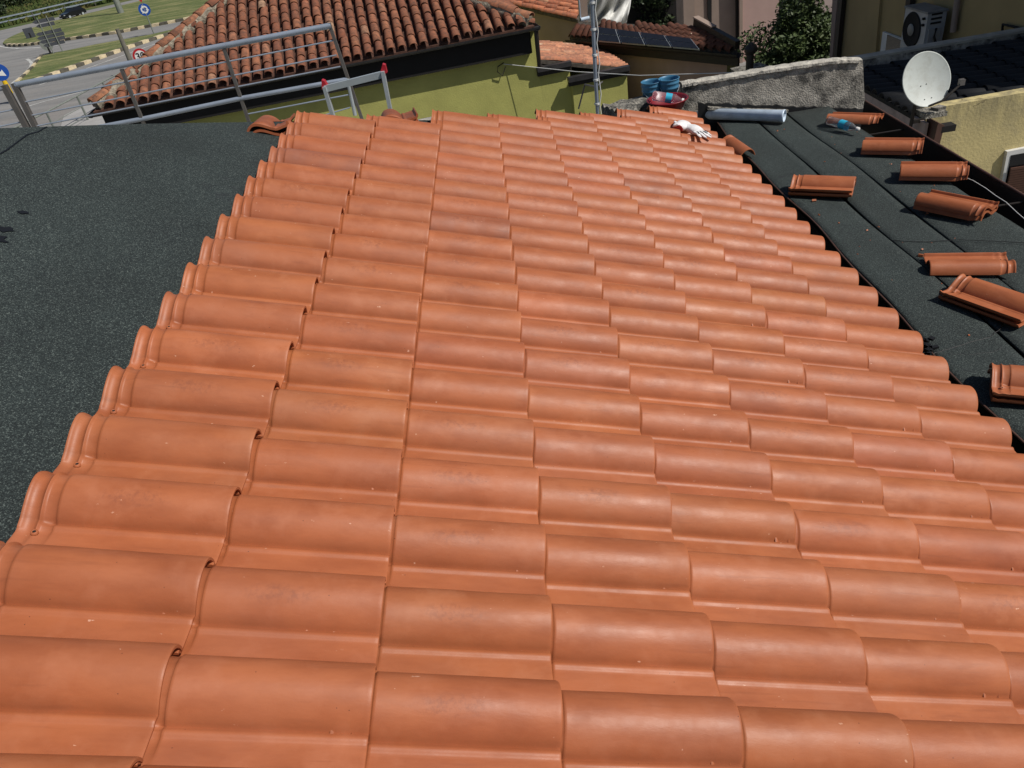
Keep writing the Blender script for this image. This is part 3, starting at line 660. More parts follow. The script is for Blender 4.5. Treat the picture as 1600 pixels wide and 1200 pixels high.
# pink building
py_ = 24.6; pk = empty('pink_house', Yp(1160,110,py_), label='tall pink plastered house with taupe corner pillars', cat='house'); KO = pk.location
def pw(name, mat, pxs, y=py_, th=2.0): return MB().prism([Yp(a, b, y)-KO for a, b in pxs], (0,th,0)).build(name, mat, pk)
pw('wall', M_TAUPE, [(1083,-60),(1151,-60),(1153,120),(1083,120)], py_+.15)
pw('wall', M_PINK, [(1160,-60),(1219,-60),(1216,50),(1200,105),(1160,105)])
pw('pillar', M_TAUPE, [(1066,-60),(1084,-60),(1086,54),(1069,54)], py_-.2, 1)
pw('pillar', M_TAUPE, [(1155,-60),(1160.5,-60),(1160.5,105),(1156,105)], py_-.1, .3)
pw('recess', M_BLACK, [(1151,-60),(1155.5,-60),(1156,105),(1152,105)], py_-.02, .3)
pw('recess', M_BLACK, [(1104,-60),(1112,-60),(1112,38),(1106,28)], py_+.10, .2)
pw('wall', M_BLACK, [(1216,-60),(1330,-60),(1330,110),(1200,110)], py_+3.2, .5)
pw('wall', M_MAUVE, [(1270,-60),(1330,-60),(1330,20),(1270,20)], py_+2.9, .2)
# hedge
hb = Z(1255,100,-4.6); root = empty('hedge', (hb.x, hb.y, GZ), label='dense green hedge with a sunlit top between the pink and ochre houses', cat='hedge'); hy = hb.y
def hc(px, py, y): return Yp(px, py, y)-root.location
leaf_cloud('foliage', M_LEAF, hc(1272,55,hy+.5), (1.35,.8,1.5), 9000, .07, root, 31)
leaf_cloud('foliage', M_LEAF, hc(1232,85,hy), (1.2,.8,.9), 6000, .07, root, 32)
leaf_cloud('foliage', M_LEAF, hc(1285,95,hy), (1.1,.8,.9), 4500, .07, root, 33)
MB().tube([hc(1255,150,hy), hc(1258,70,hy+.3)], .06).build('trunk', M_BARK, root)
# chimney pipe
cy = 12.5; cb = Yp(1170,125,cy); root = empty('flue_pipe', cb, label='dark metal flue pipe with a small cowl in front of the pink wall', cat='flue pipe')
MB().tube([Vector((0,0,-.6)), Yp(1172,84,cy)-cb], .065, 12).build('pipe', M_DBROWN, root); tpp = Yp(1173,84,cy)-cb
MB().lathe([(.065,0),(.11,.04),(.11,.10),(.03,.17),(0,.19)], 14, Matrix.Translation(tpp)).build('cowl', M_DBROWN, root)
lw = Yp(1180,112,13.4); root = empty('brick_ledge', lw, label='short pale brick ledge behind the flue pipe', cat='ledge')
MB().prism([Yp(x, y, 13.4)-lw for x, y in [(1148,112),(1195,103),(1204,106),(1204,118),(1150,130)]], (0,.3,0)).build('ledge', M_STONE, root)

# ochre house: wall running away from the camera, in its own shade
HP = Yp(1430,90,13.6); hd = ray(693,-199); hd.z = 0; hd.normalize(); hn = Vector((-hd.y, hd.x, 0)); hn = hn if hn.dot(CAM-HP) > 0 else -hn
och = empty('ochre_house', (HP.x, HP.y, GZ), label='tall ochre house with an air conditioner, in shade at the top right', cat='house'); OO = och.location
def hw(px, py, off=0.0): return hit(px, py, hn, HP+hn*off)
farp = hw(1316,50); nearp = HP - hd*4.6
a = Vector((farp.x, farp.y, GZ)); b = Vector((nearp.x, nearp.y, GZ))
MB().prism([a-OO, b-OO, b-OO-hn*6, a-OO-hn*6], (0,0,7.0)).build('wall', M_OCHRE, och)
a2 = HP-hd*3.0; a2.z = 1.5; b2 = HP-hd*6.6; b2.z = 1.5; b2n = Vector((b2.x,b2.y,GZ)); MB().prism([a2-OO, b2-OO, b2-OO-hn*6, a2-OO-hn*6], (0,0,3.2)).build('added_shade_storey', M_OCHRE, och); MB().prism([Vector((nearp.x,nearp.y,GZ))-OO-hn*.002, b2n-OO-hn*.002, b2n-OO-hn*6, Vector((nearp.x,nearp.y,GZ))-OO-hn*6], (0,0,6.999)).build('added_shade_wing', M_OCHRE, och)  # storey and wing added out of view to cast shade on the dark roof
def hq(name, mat, pxs, o0, th): 
    return MB().prism([hw(x, y, o0)-OO for x, y in pxs], hn*th).build(name, mat, och)
hq('corner_strip', M_TAUPE, [(1309,-30),(1318,-30),(1305,110),(1302,110)], .02, .10)
hq('downpipe', M_DBROWN, [(1319,-30),(1325,-30),(1311,110),(1307,110)], .03, .09)
hq('buttress', M_OCHRE, [(1364,-30),(1382,-30),(1370,110),(1353,110)], .0, .06)
hq('downpipe', M_DBROWN, [(1426,-30),(1433,-30),(1420,110),(1414,110)], .03, .10)
wf = hq('window', M_WHITE, [(1383,49),(1413,60),(1407,112),(1375,112)], .01, .05); MB().prism([hw(x, y, .065)-OO for x, y in [(1387,54),(1409,63),(1403,112),(1380,112)]], hn*.01).build('pane', M_GLASSD, wf)
MB().tube([hw(1499,-20,.08)-OO, hw(1493,20,.08)-OO, hw(1489,50,.08)-OO], .05, 8).build('downpipe', M_TAUPE, och)
MB().tube([hw(1565,60,.05)-OO, hw(1567,38,.05)-OO, hw(1585,42,.05)-OO, hw(1620,50,.05)-OO], .02, 6).build('cable', M_BLACK, och)
# air conditioner (hangs on the wall)
ac0 = hw(1481,80,.0); ac = empty('air_conditioner', ac0, label='white outdoor air conditioner unit with round fan on the ochre wall', cat='air conditioner'); 
far = -0.0
def acp(a, b, z): return hd*a + hn*b + Vector((0,0,z))       # a away, b out of the wall
w_, d_, h_ = .74, .32, .66
MB().prism([acp(0,.14,0), acp(w_,.14,0), acp(w_,.14+d_,0), acp(0,.14+d_,0)], (0,0,h_)).build('casing', simple('ac_white', (.42,.43,.44), .5, var=.08, bump=0), ac)
MB().prism([acp(-.02,.12,h_+.002), acp(w_+.02,.12,h_+.002), acp(w_+.02,.16+d_,h_+.002), acp(-.02,.16+d_,h_+.002)], (0,0,.03)).build('lid', simple('ac_lid', (.2,.21,.22), .5, bump=0), ac)
Mx = Matrix((hd, Vector((0,0,1)), hn)).transposed().to_4x4(); Mx.translation = acp(.43,.14+d_,.35)
MB().lathe([(.0,.012),(.255,.012),(.275,.022),(.29,.003)], 28, Mx).build('fan_grille', M_BLACK, ac)
Mx2 = Mx.copy(); Mx2.translation = acp(.43,.165+d_,.35); MB().lathe([(.0,.012),(.09,.01),(.10,0)], 18, Mx2).build('fan_hub', simple('ac_hub', (.22,.22,.22), .5, bump=0), ac)
for z in (.48,.58): MB().box(acp(.08,.16+d_,z), (.04,.04,.035)).build('badge', M_BLACK, ac)
for k in range(3): MB().prism([acp(-.004,.22,.66-k*.07), acp(-.004,.40,.66-k*.07), acp(-.004,.40,.63-k*.07), acp(-.004,.22,.63-k*.07)], hd*-.01).build('vent_slot', M_BLACK, ac)
MB().prism([acp(-.005,.2,.10), acp(-.005,.42,.10), acp(-.005,.42,.42), acp(-.005,.2,.42)], hd*-.03).build('valve_cover', simple('ac_cover', (.34,.35,.36), .5, bump=0), ac)
MB().tube([acp(-.04,.3,.42), acp(-.10,.35,.3), acp(-.08,.2,.0), acp(-.05,.02,-.05)], .02).build('hose', M_BLACK, ac)
for a_ in (.12,.66): MB().beam(acp(a_,0,-.03), acp(a_,.55,-.03), .04, .04).build('bracket', M_STEELD, ac)

# dark tiled house at the right with yellow front and mauve side
rh = empty('yellow_house', (5.75,7.6,GZ), label='low house with stained yellow front wall, mauve side and shaded dark tile roof', cat='house'); RO = rh.location
X0, Y0, Y1, X1, ZT = 5.75, 7.6, 9.8, 9.3, -2.06
V = lambda x, y, z: Vector((x,y,z))-RO
MB().prism([V(X0,Y0,GZ), V(X1,Y0,GZ), V(X1,Y0,ZT+.05), V(X0+.02,Y0,ZT)], (0,.16,0)).build('front_wall', M_YELW, rh, label='stained yellow plaster front wall')
MB().prism([V(X0,Y0+.222,GZ), V(X0,Y1,GZ), V(X0,Y1,ZT-.15), V(X0,Y0+.222,ZT-.15)], (.2,0,0)).build('side_wall', M_MAUVE, rh)
MB().prism([V(X0-.045,Y0-.12,ZT-.44), V(X0-.045,Y1,ZT-.44), V(X0-.045,Y1,ZT-.115), V(X0-.045,Y0-.12,ZT-.115)], (.04,0,0)).build('fascia', M_MAUVE, rh)
MB().box(V(X0-.055,(Y0+Y1)/2-.06,ZT-.46), (.05,Y1-Y0+.1,.03)).build('trim', M_DBROWN, rh)
# stepped dark tile roof : joined rows
rs_ang = math.atan(.10/3.5); s_ = Vector((math.cos(rs_ang),0,math.sin(rs_ang))); n_ = Vector((-math.sin(rs_ang),0,math.cos(rs_ang)))
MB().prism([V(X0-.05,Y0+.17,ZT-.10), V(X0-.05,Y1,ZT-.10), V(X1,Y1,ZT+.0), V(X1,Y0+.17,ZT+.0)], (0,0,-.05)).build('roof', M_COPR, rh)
rot = frame(s_, n_) @ Matrix.Rotation(.05,4,'Y'); q = random.Random(2); cnt = 0
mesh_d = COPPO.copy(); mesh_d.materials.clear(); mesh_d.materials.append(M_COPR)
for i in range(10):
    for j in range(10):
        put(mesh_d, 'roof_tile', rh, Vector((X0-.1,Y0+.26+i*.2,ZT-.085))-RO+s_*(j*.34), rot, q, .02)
MB().prism([V(X0+.05,Y1,ZT-.5), V(X1,Y1,ZT-.5), V(X1,Y1,ZT+.07), V(X0+.05,Y1,ZT+.05)], (0,.16,0)).build('parapet', M_CONC, rh)
MB().beam(V(X0+.04,Y1+.08,ZT+.068), V(X1,Y1+.08,ZT+.088), .18, .03).build('coping', simple('pale_coping', (.42,.39,.33), .8, var=.3), rh)
# window
wz = lambda px, py, off=0: hit(px, py, Vector((0,1,0)), (0,Y0-off,0))-RO
fr = MB().prism([wz(x,y,.05) for x, y in [(1574,237),(1640,224),(1632,345),(1556,335)]], (0,.05,0)).build('window', M_WHITE, rh)
tl_, tr_, bl_, br_ = wz(1580,243,.056), wz(1640,232,.056), wz(1561,335,.056), wz(1622,345,.056)
MB().prism([tl_, tr_, br_, bl_], (0,.008,0)).build('pane', M_GLASSD, fr)
for k in range(20):
    t = .22+k*.040; a = tl_.lerp(bl_, t); b = tr_.lerp(br_, t); a2 = Vector((a.x+.01,-.0,a.z))+Vector((0,a.y-.03,0)); MB().beam(Vector((a.x+.01,a.y-.025,a.z)), Vector((b.x,a.y-.025,a.z)), .02, .036).build('shutter_slat', M_SHUT, fr)
# broken flue stub, shelf stone and dish
st0 = wz(1462,240); sm_ = MB(); sm_.prism([wz(x,y,.26) for x, y in [(1466,192),(1476,196),(1462,250),(1452,250)]], (0,.24,0)); sm_.build('drain_boxing', M_RUST, rh)
MB().box(wz(1478,199,.2), (.16,.12,.07)).build('bracket', M_BLACK, rh)
MB().box(wz(1455,176,.18)+Vector((0,0,0)), (.24,.22,.05)).build('ledge_stone', M_STONE, rh); MB().box(wz(1466,170,.18), (.12,.10,.05), Matrix.Rotation(.4,3,'Z')).build('rubble', M_CONC, rh)
# satellite dish on mauve wall
dc = hit(1448,124,Vector((0,1,0)),(0,7.35,0)); dish = empty('satellite_dish', (X0-.06, 7.9, -2.5), label='pale grey satellite dish on a dark pole against the dark roof', cat='satellite dish'); SO2 = dish.location
face = (CAM-dc).normalized(); face = (face + Vector((.55,.0,.12))).normalized()
tz = face; tx = Vector((0,0,1)).cross(tz).normalized(); ty = tz.cross(tx)
Mx = Matrix((tx, ty, tz)).transposed().to_4x4(); Mx.translation = dc-SO2; Mx = Mx @ Matrix.Diagonal((1.0,1.06,1,1))
RD = .262
prof = [(0.0,-.045)]+[(RD*k/10, -.045+.045*(k/10)**2) for k in range(1,11)]+[(RD+.008,.004),(RD+.010,-.006),(RD,-.012)]+[(RD*k/10, -.055+.045*(k/10)**2) for k in range(9,-1,-1)]
MB().lathe(prof, 48, Mx).build('reflector', M_DISH, dish)
for x, y in ((-.045,-.05),(.02,-.04),(-.03,-.19),(.05,-.185)): 
    zz_ = -.045+.045*((x*x+y*y)/(RD*RD)); MB().tube([Mx @ Vector((x,y,zz_)), Mx @ Vector((x,y,zz_+.006))], .005, 6).build('bolt', M_BLACK, dish)
pb = hit(1421,205,Vector((1,0,0)),(X0-.12,0,0)); pt_ = Mx @ Vector((-.05,-.10,-.09)); 
MB().tube([pb-SO2+Vector((0,0,-.35)), pb-SO2, pt_], .02, 10).build('pole', M_DBROWN, dish)
bk_ = hit(1426,190,Vector((1,0,0)),(X0-.12,0,0))-SO2; MB().beam(bk_, bk_+Vector((.14,.0,0)), .04, .04).build('bracket', M_DBROWN, dish)
MB().tube([Mx @ Vector((0,-RD,0)), Mx @ Vector((.12,-.24,.06)), Mx @ Vector((.30,-.12,.10))], .012, 8).build('arm', M_DBROWN, dish)
MB().box(Mx @ Vector((.315,-.10,.10)), (.05,.05,.06)).build('receiver', M_STEELD, dish)

# ------------------------------------------------------------------ main roof
DIP = 0.3516; CD, SD = math.cos(DIP), math.sin(DIP); LE, WI = .3498, .205
def sag(s, y):
    c = s/LE-1; v = (y/WI)/20; v = max(-.3, min(v, 1.5)); e = max(-.2, min(c/7, 1.1))
    return .0195*v*v - .0566*v*e + .0266*e*e - .0208*v**3
def rp(s, y, h):           # point on the slope: s down the slope from the ridge line, y along it, h above the crest plane
    return Vector((s*CD + h*SD, y, -s*SD + h*CD))
house_r = empty('tiled_roof', (0,0,0), label='big sloping roof being covered with new orange clay tiles over black membrane', cat='roof')
def hip_y(s): return 3.42 + (.80 if s < .0 else .90)*s*CD if s < 0 else 3.42+.86*s*CD
nxs, nys = 44, 44; mb = MB(); vs = []
SE = 8*LE-.06
for j in range(nys+1):
    for i in range(nxs+1):
        s = -4.2+(SE+4.2)*i/nxs; y1 = 3.36+.86*s*CD; y = -4+(y1+4)*j/nys
        bump_ = .0045*math.sin(s*2.3+y*1.1)+.003*math.sin(y*3.1-s)
        vs.append(rp(s, y, -.100+sag(s, y)+bump_))
fs = [(j*(nxs+1)+i, j*(nxs+1)+i+1, (j+1)*(nxs+1)+i+1, (j+1)*(nxs+1)+i) for j in range(nys) for i in range(nxs)]
mb.add(vs, fs, True)
dk_ = mb.build('membrane', M_MEM, house_r)
# the far slope beyond the hip, falling away
def far_(s, d):       # d metres beyond the hip, falling 20 degrees
    y1 = 3.36+.86*s*CD; p = rp(s, y1, -.100+sag(s, y1)); k = math.sin(DIP); nrm2 = Vector((-.65,.76,0)); return p+Vector((nrm2.x*d, nrm2.y*d, -.30*d))
mb = MB(); vs = []; ss = [-4.2+(SE+4.2)*i/30 for i in range(31)]
for d in (0, .04, .9): vs += [far_(s, d) for s in ss]
mb.add(vs, [(r_*31+i, r_*31+i+1, (r_+1)*31+i+1, (r_+1)*31+i) for r_ in range(2) for i in range(30)], True); mb.build('far_membrane', M_MEM, house_r)
# lap seams and dark patches in the left membrane
def seam(pts, wd, name='lap_seam', mat=M_SEAM):
    mb = MB(); n = len(pts); vs = []
    for i, p in enumerate(pts):
        a = Vector(pts[min(i+1,n-1)]); b = Vector(pts[max(i-1,0)]); d = (a-b).normalized(); t = Vector((-d.y, d.x))*wd/2*(.6+.8*rnd.random())
        for sg in (1,-1):
            s, y = p[0]+t.x*sg, p[1]+t.y*sg; vs.append(rp(s, y, -.0965+sag(s, y)+.0045*math.sin(s*2.3+y*1.1)+.003*math.sin(y*3.1-s)))
    mb.add(vs, [(2*i,2*i+1,2*i+3,2*i+2) for i in range(n-1)]); return mb.build(name, mat, house_r)
def inv(px, py, h=-.1):
    n = Vector((SD,0,CD)); p = hit(px, py, n, n*h); return ((p.x*CD-p.z*SD), p.y)
seam([inv(74,204), inv(60,212), inv(44,216), inv(28,228), inv(12,240), inv(-6,250), inv(-40,268)], .008)
for cx, cy_, r_ in ((6,362,.035),(36,336,.022),(-8,375,.05)):
    s0, y0 = inv(cx, cy_); mb = MB(); q = random.Random(cx+99); ring = []
    for k in range(14):
        t = 2*math.pi*k/14; rr_ = r_*q.uniform(.5,1.2); s, y = s0+rr_*math.cos(t)*1.0, y0+rr_*math.sin(t)*.6
        ring.append(rp(s, y, -.0963+sag(s, y)+.0045*math.sin(s*2.3+y*1.1)+.003*math.sin(y*3.1-s)))
    mb.add(ring, [tuple(range(14))]); mb.build('tar_patch', M_SEAM, house_r)
# eaves board, lower wall of this building
eb = rp(SE, 0, -.1)
MB().prism([rp(SE,-4,-.106), rp(SE,5.6,-.106), rp(SE,5.6,-.106)+Vector((0,0,-.55)), rp(SE,-4,-.106)+Vector((0,0,-.55))], (-.05,0,0)).build('eaves_board', M_BLACK, house_r)
MB().prism([Vector((-3.5,-4,-2.2)), Vector((2.55,-4,-2.2)), Vector((2.55,5.0,-2.2)), Vector((-.6,2.6,-2.2)), Vector((-3.5,.4,-2.2))], (0,0,GZ+2.2)).build('wall', M_OCHRE, house_r)

# ---- clay tile mesh
def prof_h(w_):
    if w_ <= 0: return .002
    if w_ < .056:
        t = (.056-w_)/.056; return .056*max(0, 1-t**2.3)**.75 + .002*max(0, 1-w_/.02)
    if w_ < .131:
        t = (w_-.056)/.075; return .056*(.94*max(0, 1-max(0,t)**2.25)**.80 + .06*math.cos(math.pi*t/2)**2)
    if w_ < .152: return .0046*math.sin(math.pi*(w_-.131)/.021)**1.3
    if w_ > .208: return .0135*math.sin(min(1, (w_-.208)/.007)*math.pi/2)
    return 0.0
ws = [0,.002,.006,.012,.019,.028,.038,.049,.060,.071,.081,.090,.098,.105,.1115,.117,.122,.1255,.128,.130,.1315,.133,.1355,.138,.1405,.143,.1455,.148,.1505,.153,.158,.172,.19,.207,.210,.215,.222]
def make_tile(name, wavy=0.0, seed=0, half=None):
    q = random.Random(seed); L = .412
    xs = [0,-.0015,-.004,-.009,-.018,-.032,-.06,-.11,-.16,-.21,-.26,-.305,-.338,-.3424,-.3440,-.3456,-.349,-.3540,-.3670,-.3700,-.3720,-.3745,-.3775,-.3795,-.3830,-.387,-.392,-.397,-.4015,-.4040,-.4065,-.4095,-.412]
    def g(x, w_):
        d = 0.0
        if x > -.004: d -= .0022*(x+.004)/.004*1.0 if False else .0015*((x+.004)/.004)**2
        if -.3424 > x: d -= .0030*min(1, (-.3424-x)/.0030)*(1.0 if w_ < .166 else max(0, 1-(w_-.166)/.02))
        roll = 1.0 if w_ < .150 else max(0, 1-(w_-.150)/.012)
        if -.370 > x > -.3795: d += .0050*math.sin(math.pi*(-.370-x)/.0095)*roll
        if -.3795 > x > -.4015: d -= .0030*math.sin(math.pi*(-.3795-x)/.022)
        if -.3465 > x > -.370: d -= .0020*math.sin(math.pi*(-.3465-x)/.0235)
        if x < -.4015: d +=   .0050*math.sin(min(1, (-.4015-x)/.0105)*math.pi*.62)*(1 if w_ < .15 else .6)
        return d
    n = len(ws)
    def section(x):                       # the head of the tile flares into an ogee
        hb = min(1, max(0, (-.343-x)/.045))*.85; hb = hb*hb*(3-2*hb) if hb < 1 else 1; out = []
        og = lambda w_: .054*math.cos(math.pi*min(1, abs(w_-.050)/(.108 if w_ > .05 else .062))/2)**(1.45 if w_ > .05 else 1.0)
        prof = [(w_, prof_h(w_)*(1-hb) + og(w_)*hb if w_ < .160 else prof_h(w_)) for w_ in ws]
        for i in range(n):
            a = prof[max(i-1,0)]; b = prof[min(i+1,n-1)]; d = Vector((b[0]-a[0], b[1]-a[1])).normalized(); out.append((prof[i], Vector((-d.y, d.x))))
        return out
    vs = []; fs = []
    dents = [(q.uniform(-.3,-.02), q.uniform(.02,.1), q.uniform(-.0008,.0008), q.uniform(.03,.07)) for _ in range(5)]
    for x in xs:
        for (p, nr_) in section(x):
            k = g(x, p[0]) + sum(a_*math.exp(-((x-cx_)**2+(p[0]-cw)**2)/s2**2) for cx_, cw, a_, s2 in dents)
            vs.append((x, -(p[0]+nr_.x*k), p[1]+nr_.y*k))
    T0 = .0105
    for x in xs:
        T = T0 if x < -.032 else .0060+(T0-.0060)*(-x/.032)
        for (p, nr_) in section(x):
            k = g(x, p[0])*.3-T; vs.append((x, -(p[0]+nr_.x*k), p[1]+nr_.y*k))
    m = len(xs)
    for i in range(m-1):
        for k in range(n-1):
            fs.append((i*n+k, i*n+k+1, (i+1)*n+k+1, (i+1)*n+k)); b = m*n; fs.append((b+i*n+k, b+(i+1)*n+k, b+(i+1)*n+k+1, b+i*n+k+1))
    b = m*n
    for k in range(n-1): fs.append((k, b+k, b+k+1, k+1)); j = (m-1)*n; fs.append((j+k, j+k+1, b+j+k+1, b+j+k))
    for i in range(m-1): fs.append((i*n, (i+1)*n, b+(i+1)*n, b+i*n)); j = n-1; fs.append((i*n+j, b+i*n+j, b+(i+1)*n+j, (i+1)*n+j))
    mb = MB(); mb.add(vs, fs, True)
    me = bpy.data.meshes.new(name); me.from_pydata(mb.v, [], mb.f); me.update(); me.polygons.foreach_set('use_smooth', [True]*len(me.polygons))
    bm = bmesh.new(); bm.from_mesh(me); bmesh.ops.recalc_face_normals(bm, faces=bm.faces)
    for e in bm.edges:
        if len(e.link_faces) == 2 and e.calc_face_angle() > R(50): e.smooth = False
    bm.to_mesh(me); bm.free()
    me.materials.append(M_TILE); return me
TILES = [make_tile('clay_tile', seed=s) for s in range(4)]
HOLE = MB().tube([(-.3745,-.158,.0012),(-.3745,-.158,.0036)], .0036, 8); nhf = len(HOLE.f); HOLE.lathe([(.0078,-.001),(.0068,.0035),(.0045,.0046),(.0034,.0030)], 12, Matrix.Translation((-.3745,-.158,0.0)))
holem = bpy.data.meshes.new('nail_hole'); holem.from_pydata(HOLE.v, [], HOLE.f); holem.update(); holem.materials.append(M_BLACK); holem.materials.append(M_TILE)
for p_ in holem.polygons:
    p_.material_index = 0 if p_.index < nhf else 1; p_.use_smooth = True
TOPROW = [16, 17, 19, 20, 22, 23, 25, 27]
q = random.Random(42); tiltA = math.atan(.0215/LE)
PURPLE = {(0,13), (2,11), (5,16)}
base_rot = Matrix.Rotation(DIP, 4, 'Y')
for c in range(8):
    for r_ in range(-3, TOPROW[c]+1):
        s = (c+1)*LE; y = r_*WI - .0067*(c+1)
        h = sag(s, y) - .050
        p = rp(s + q.gauss(0,.0018), y + .030 + q.gauss(0,.0012), h + q.uniform(-.0012,.0012))
        o = bpy.data.objects.new('roof_tile', q.choice(TILES)); COL.objects.link(o); o.parent = house_r
        M = base_rot @ Matrix.Rotation(-tiltA+q.gauss(0,.002),4,'Y') @ Matrix.Rotation(q.gauss(0,.004),4,'Z') @ Matrix.Rotation(q.gauss(0,.006),4,'X'); M.translation = p; o.matrix_local = M
        v = q.gauss(1,.035); o.color = (v, v*q.gauss(1,.02), v*q.gauss(1,.03), 1)
        if (c, r_) in PURPLE: o.color = (.80,.88,1.18,1); o['label'] = 'clay tile with a purplish burnt bloom'
        if c == 0:
            k = bpy.data.objects.new('nail_hole', holem); COL.objects.link(k); k.parent = o

# ------------------------------------------------------------------ valley gutter and flat roof
FZ = -1.30
flat = empty('flat_roof', (2.95,2,FZ), label='flat black membrane roof to the right of the tiles, between two deep gutters', cat='roof'); FO2 = flat.location
vf = lambda x, y, z: Vector((x,y,z))-FO2
FXL, FXR, FY1 = 2.92, 3.97, 6.02
def wav(y, a=1): return .012*math.sin(y*2.2)+.010*math.sin(y*5.3+1)*a
seamx = [2.92, 3.26, 3.56, 3.97]
for k in range(3):
    mb = MB(); n = 60; vs = []
    xa, xb = seamx[k], seamx[k+1]
    for j in range(n+1):
        y = -3+(FY1+3)*j/n
        for t in (0,.04,.2,.4,.6,.8,.96,1):
            e = wav(y) if (k == 0 and t == 0) else .006*math.sin(y*3+k)
            if k == 2 and t == 1: e = .03*math.sin(y*2.1)+.02*math.sin(y*4.7)
            x = xa+(xb-xa)*t+e + (.008 if t == 0 and k else 0) - (.006 if t == 1 and k < 2 else 0)
            z = FZ-.006*k+.006*math.sin(x*5+y*1.9)+.004*math.sin(y*4-x*3) - (.010 if t in (0,1) else 0) - (.012*(y-3)/3 if y > 3 else 0)
            vs.append(vf(x,y,z))
    mb.add(vs, [(j*8+i, j*8+i+1, (j+1)*8+i+1, (j+1)*8+i) for j in range(n) for i in range(7)], True); o = mb.build('membrane_strip', M_MEM, flat)
    md = o.modifiers.new('thickness', 'SOLIDIFY'); md.thickness = .008; md.offset = -1
MB().prism([vf(2.945,-3,FZ-.05), vf(3.93,-3,FZ-.05), vf(3.93,6.2,FZ-.05), vf(2.945,6.2,FZ-.05)], (0,0,-.9)).build('deck', M_BLACK, flat)
mb = MB(); mb.tube([vf(FXL-.004+wav(y),y,FZ-.006) for y in [-3+.15*i for i in range(61)]], .006, 6); mb.build('drip_edge', M_RUST, flat)
MB().prism([vf(2.60,-3,FZ-.40), vf(2.945,-3,FZ-.40), vf(2.945,6.2,FZ-.40), vf(2.60,6.2,FZ-.40)], (0,0,-.04)).build('valley_gutter', M_BLACK, flat)
MB().prism([vf(3.93,-3,FZ-.36), vf(4.24,-3,FZ-.36), vf(4.24,5.9,FZ-.36), vf(3.93,5.9,FZ-.36)], (0,0,-.04)).build('box_gutter', M_BLACK, flat)
MB().prism([vf(4.225,-3,FZ-.44), vf(4.225,5.9,FZ-.44), vf(4.225,5.9,FZ-.004), vf(4.225,-3,FZ-.004)], (.02,0,0)).build('gutter_wall', M_DBROWN, flat)
mb = MB(); mb.tube([vf(4.235,-3,FZ+.002), vf(4.235,5.9,FZ+.002)], .010, 6); mb.build('gutter_rim', M_RUST, flat)
for y in (3.55,4.35,5.15): MB().beam(vf(3.93,y,FZ-.03), vf(4.225,y+.0,FZ-.03), .015, .006).build('gutter_strap', M_DBROWN, flat)
# wrinkles/cracks in the flat membrane
def fl(px, py, h=0): p = Z(px, py, FZ+h); return p
def fseam(pxs, wd):
    pts = [fl(*p) for p in pxs]; mb = MB(); n = len(pts)
    dense = []
    for a, b in zip(pts[:-1], pts[1:]):
        for k in range(6): dense.append(a.lerp(b, k/6)+Vector((rnd.gauss(0,.002), rnd.gauss(0,.002), 0)))
    dense.append(pts[-1])
    hz = lambda x, y: .006*math.sin(x*5+y*1.9)+.004*math.sin(y*4-x*3)
    mb.tube([vf(p.x, p.y, FZ+hz(p.x,p.y)-.001) for p in dense], wd, 5); mb.build('crack', M_SEAM, flat)
fseam([(1440,556),(1475,547),(1515,535),(1545,528),(1562,515),(1570,505)], .003); fseam([(1480,552),(1520,553),(1550,550),(1566,543)], .002)
fseam([(1388,374),(1440,377),(1500,374),(1560,377),(1610,380)], .002)
tb = MB(); q = random.Random(5)
for i in range(26):
    p = fl(1441+q.gauss(0,9), 545+q.gauss(0,7)); tb.box(vf(p.x,p.y,FZ+.002), (q.uniform(.01,.04),q.uniform(.01,.04),.012), Matrix.Rotation(q.random()*3,3,'Z'))
tb.build('tar_lumps', M_SEAM, flat, kind='stuff')
for px, py, sx in ((1487,598,.05),(1441,553,.03)):
    p = Z(px, py, FZ-.12); root = empty('rubble_stone', p, label='small pale lump of mortar lying in the valley gutter' if sx > .04 else 'white paper scrap caught at the valley gutter edge', cat='stone' if sx > .04 else 'scrap')
    bm = bmesh.new(); bmesh.ops.create_icosphere(bm, subdivisions=2, radius=sx)
    for v in bm.verts: v.co *= 1+rnd.uniform(-.2,.2); v.co.z *= .7
    me = bpy.data.meshes.new('lump'); bm.to_mesh(me); bm.free(); me.materials.append(M_STONE if sx > .04 else M_WHITE); o = bpy.data.objects.new('lump', me); COL.objects.link(o); o.parent = root
q = random.Random(90); mb = MB()
for i in range(70):
    x, y = q.uniform(2.98,3.9), q.uniform(.8,5.7); r_ = q.uniform(.002,.006) if i > 6 else q.uniform(.008,.014)
    mb.box(vf(x,y,FZ+.006*math.sin(x*5+y*1.9)+.004*math.sin(y*4-x*3)+.001), (r_*2,r_*1.5,r_), Matrix.Rotation(q.random()*3,3,'Z') @ Matrix.Rotation(q.random(),3,'X'))
mb.build('tile_crumbs', M_TILE, flat, kind='stuff')
# cable in the right gutter
cb_ = [Z(x, y, FZ-.02) for x, y in [(1500,274),(1520,282),(1540,294),(1556,306),(1572,316),(1590,333),(1610,350)]]
root = empty('cable', cb_[0], label='thin pale cable trailing along the right hand gutter', cat='cable'); MB().tube([p-cb_[0] for p in cb_], .0025, 6).build('wire', M_WHITE, root)

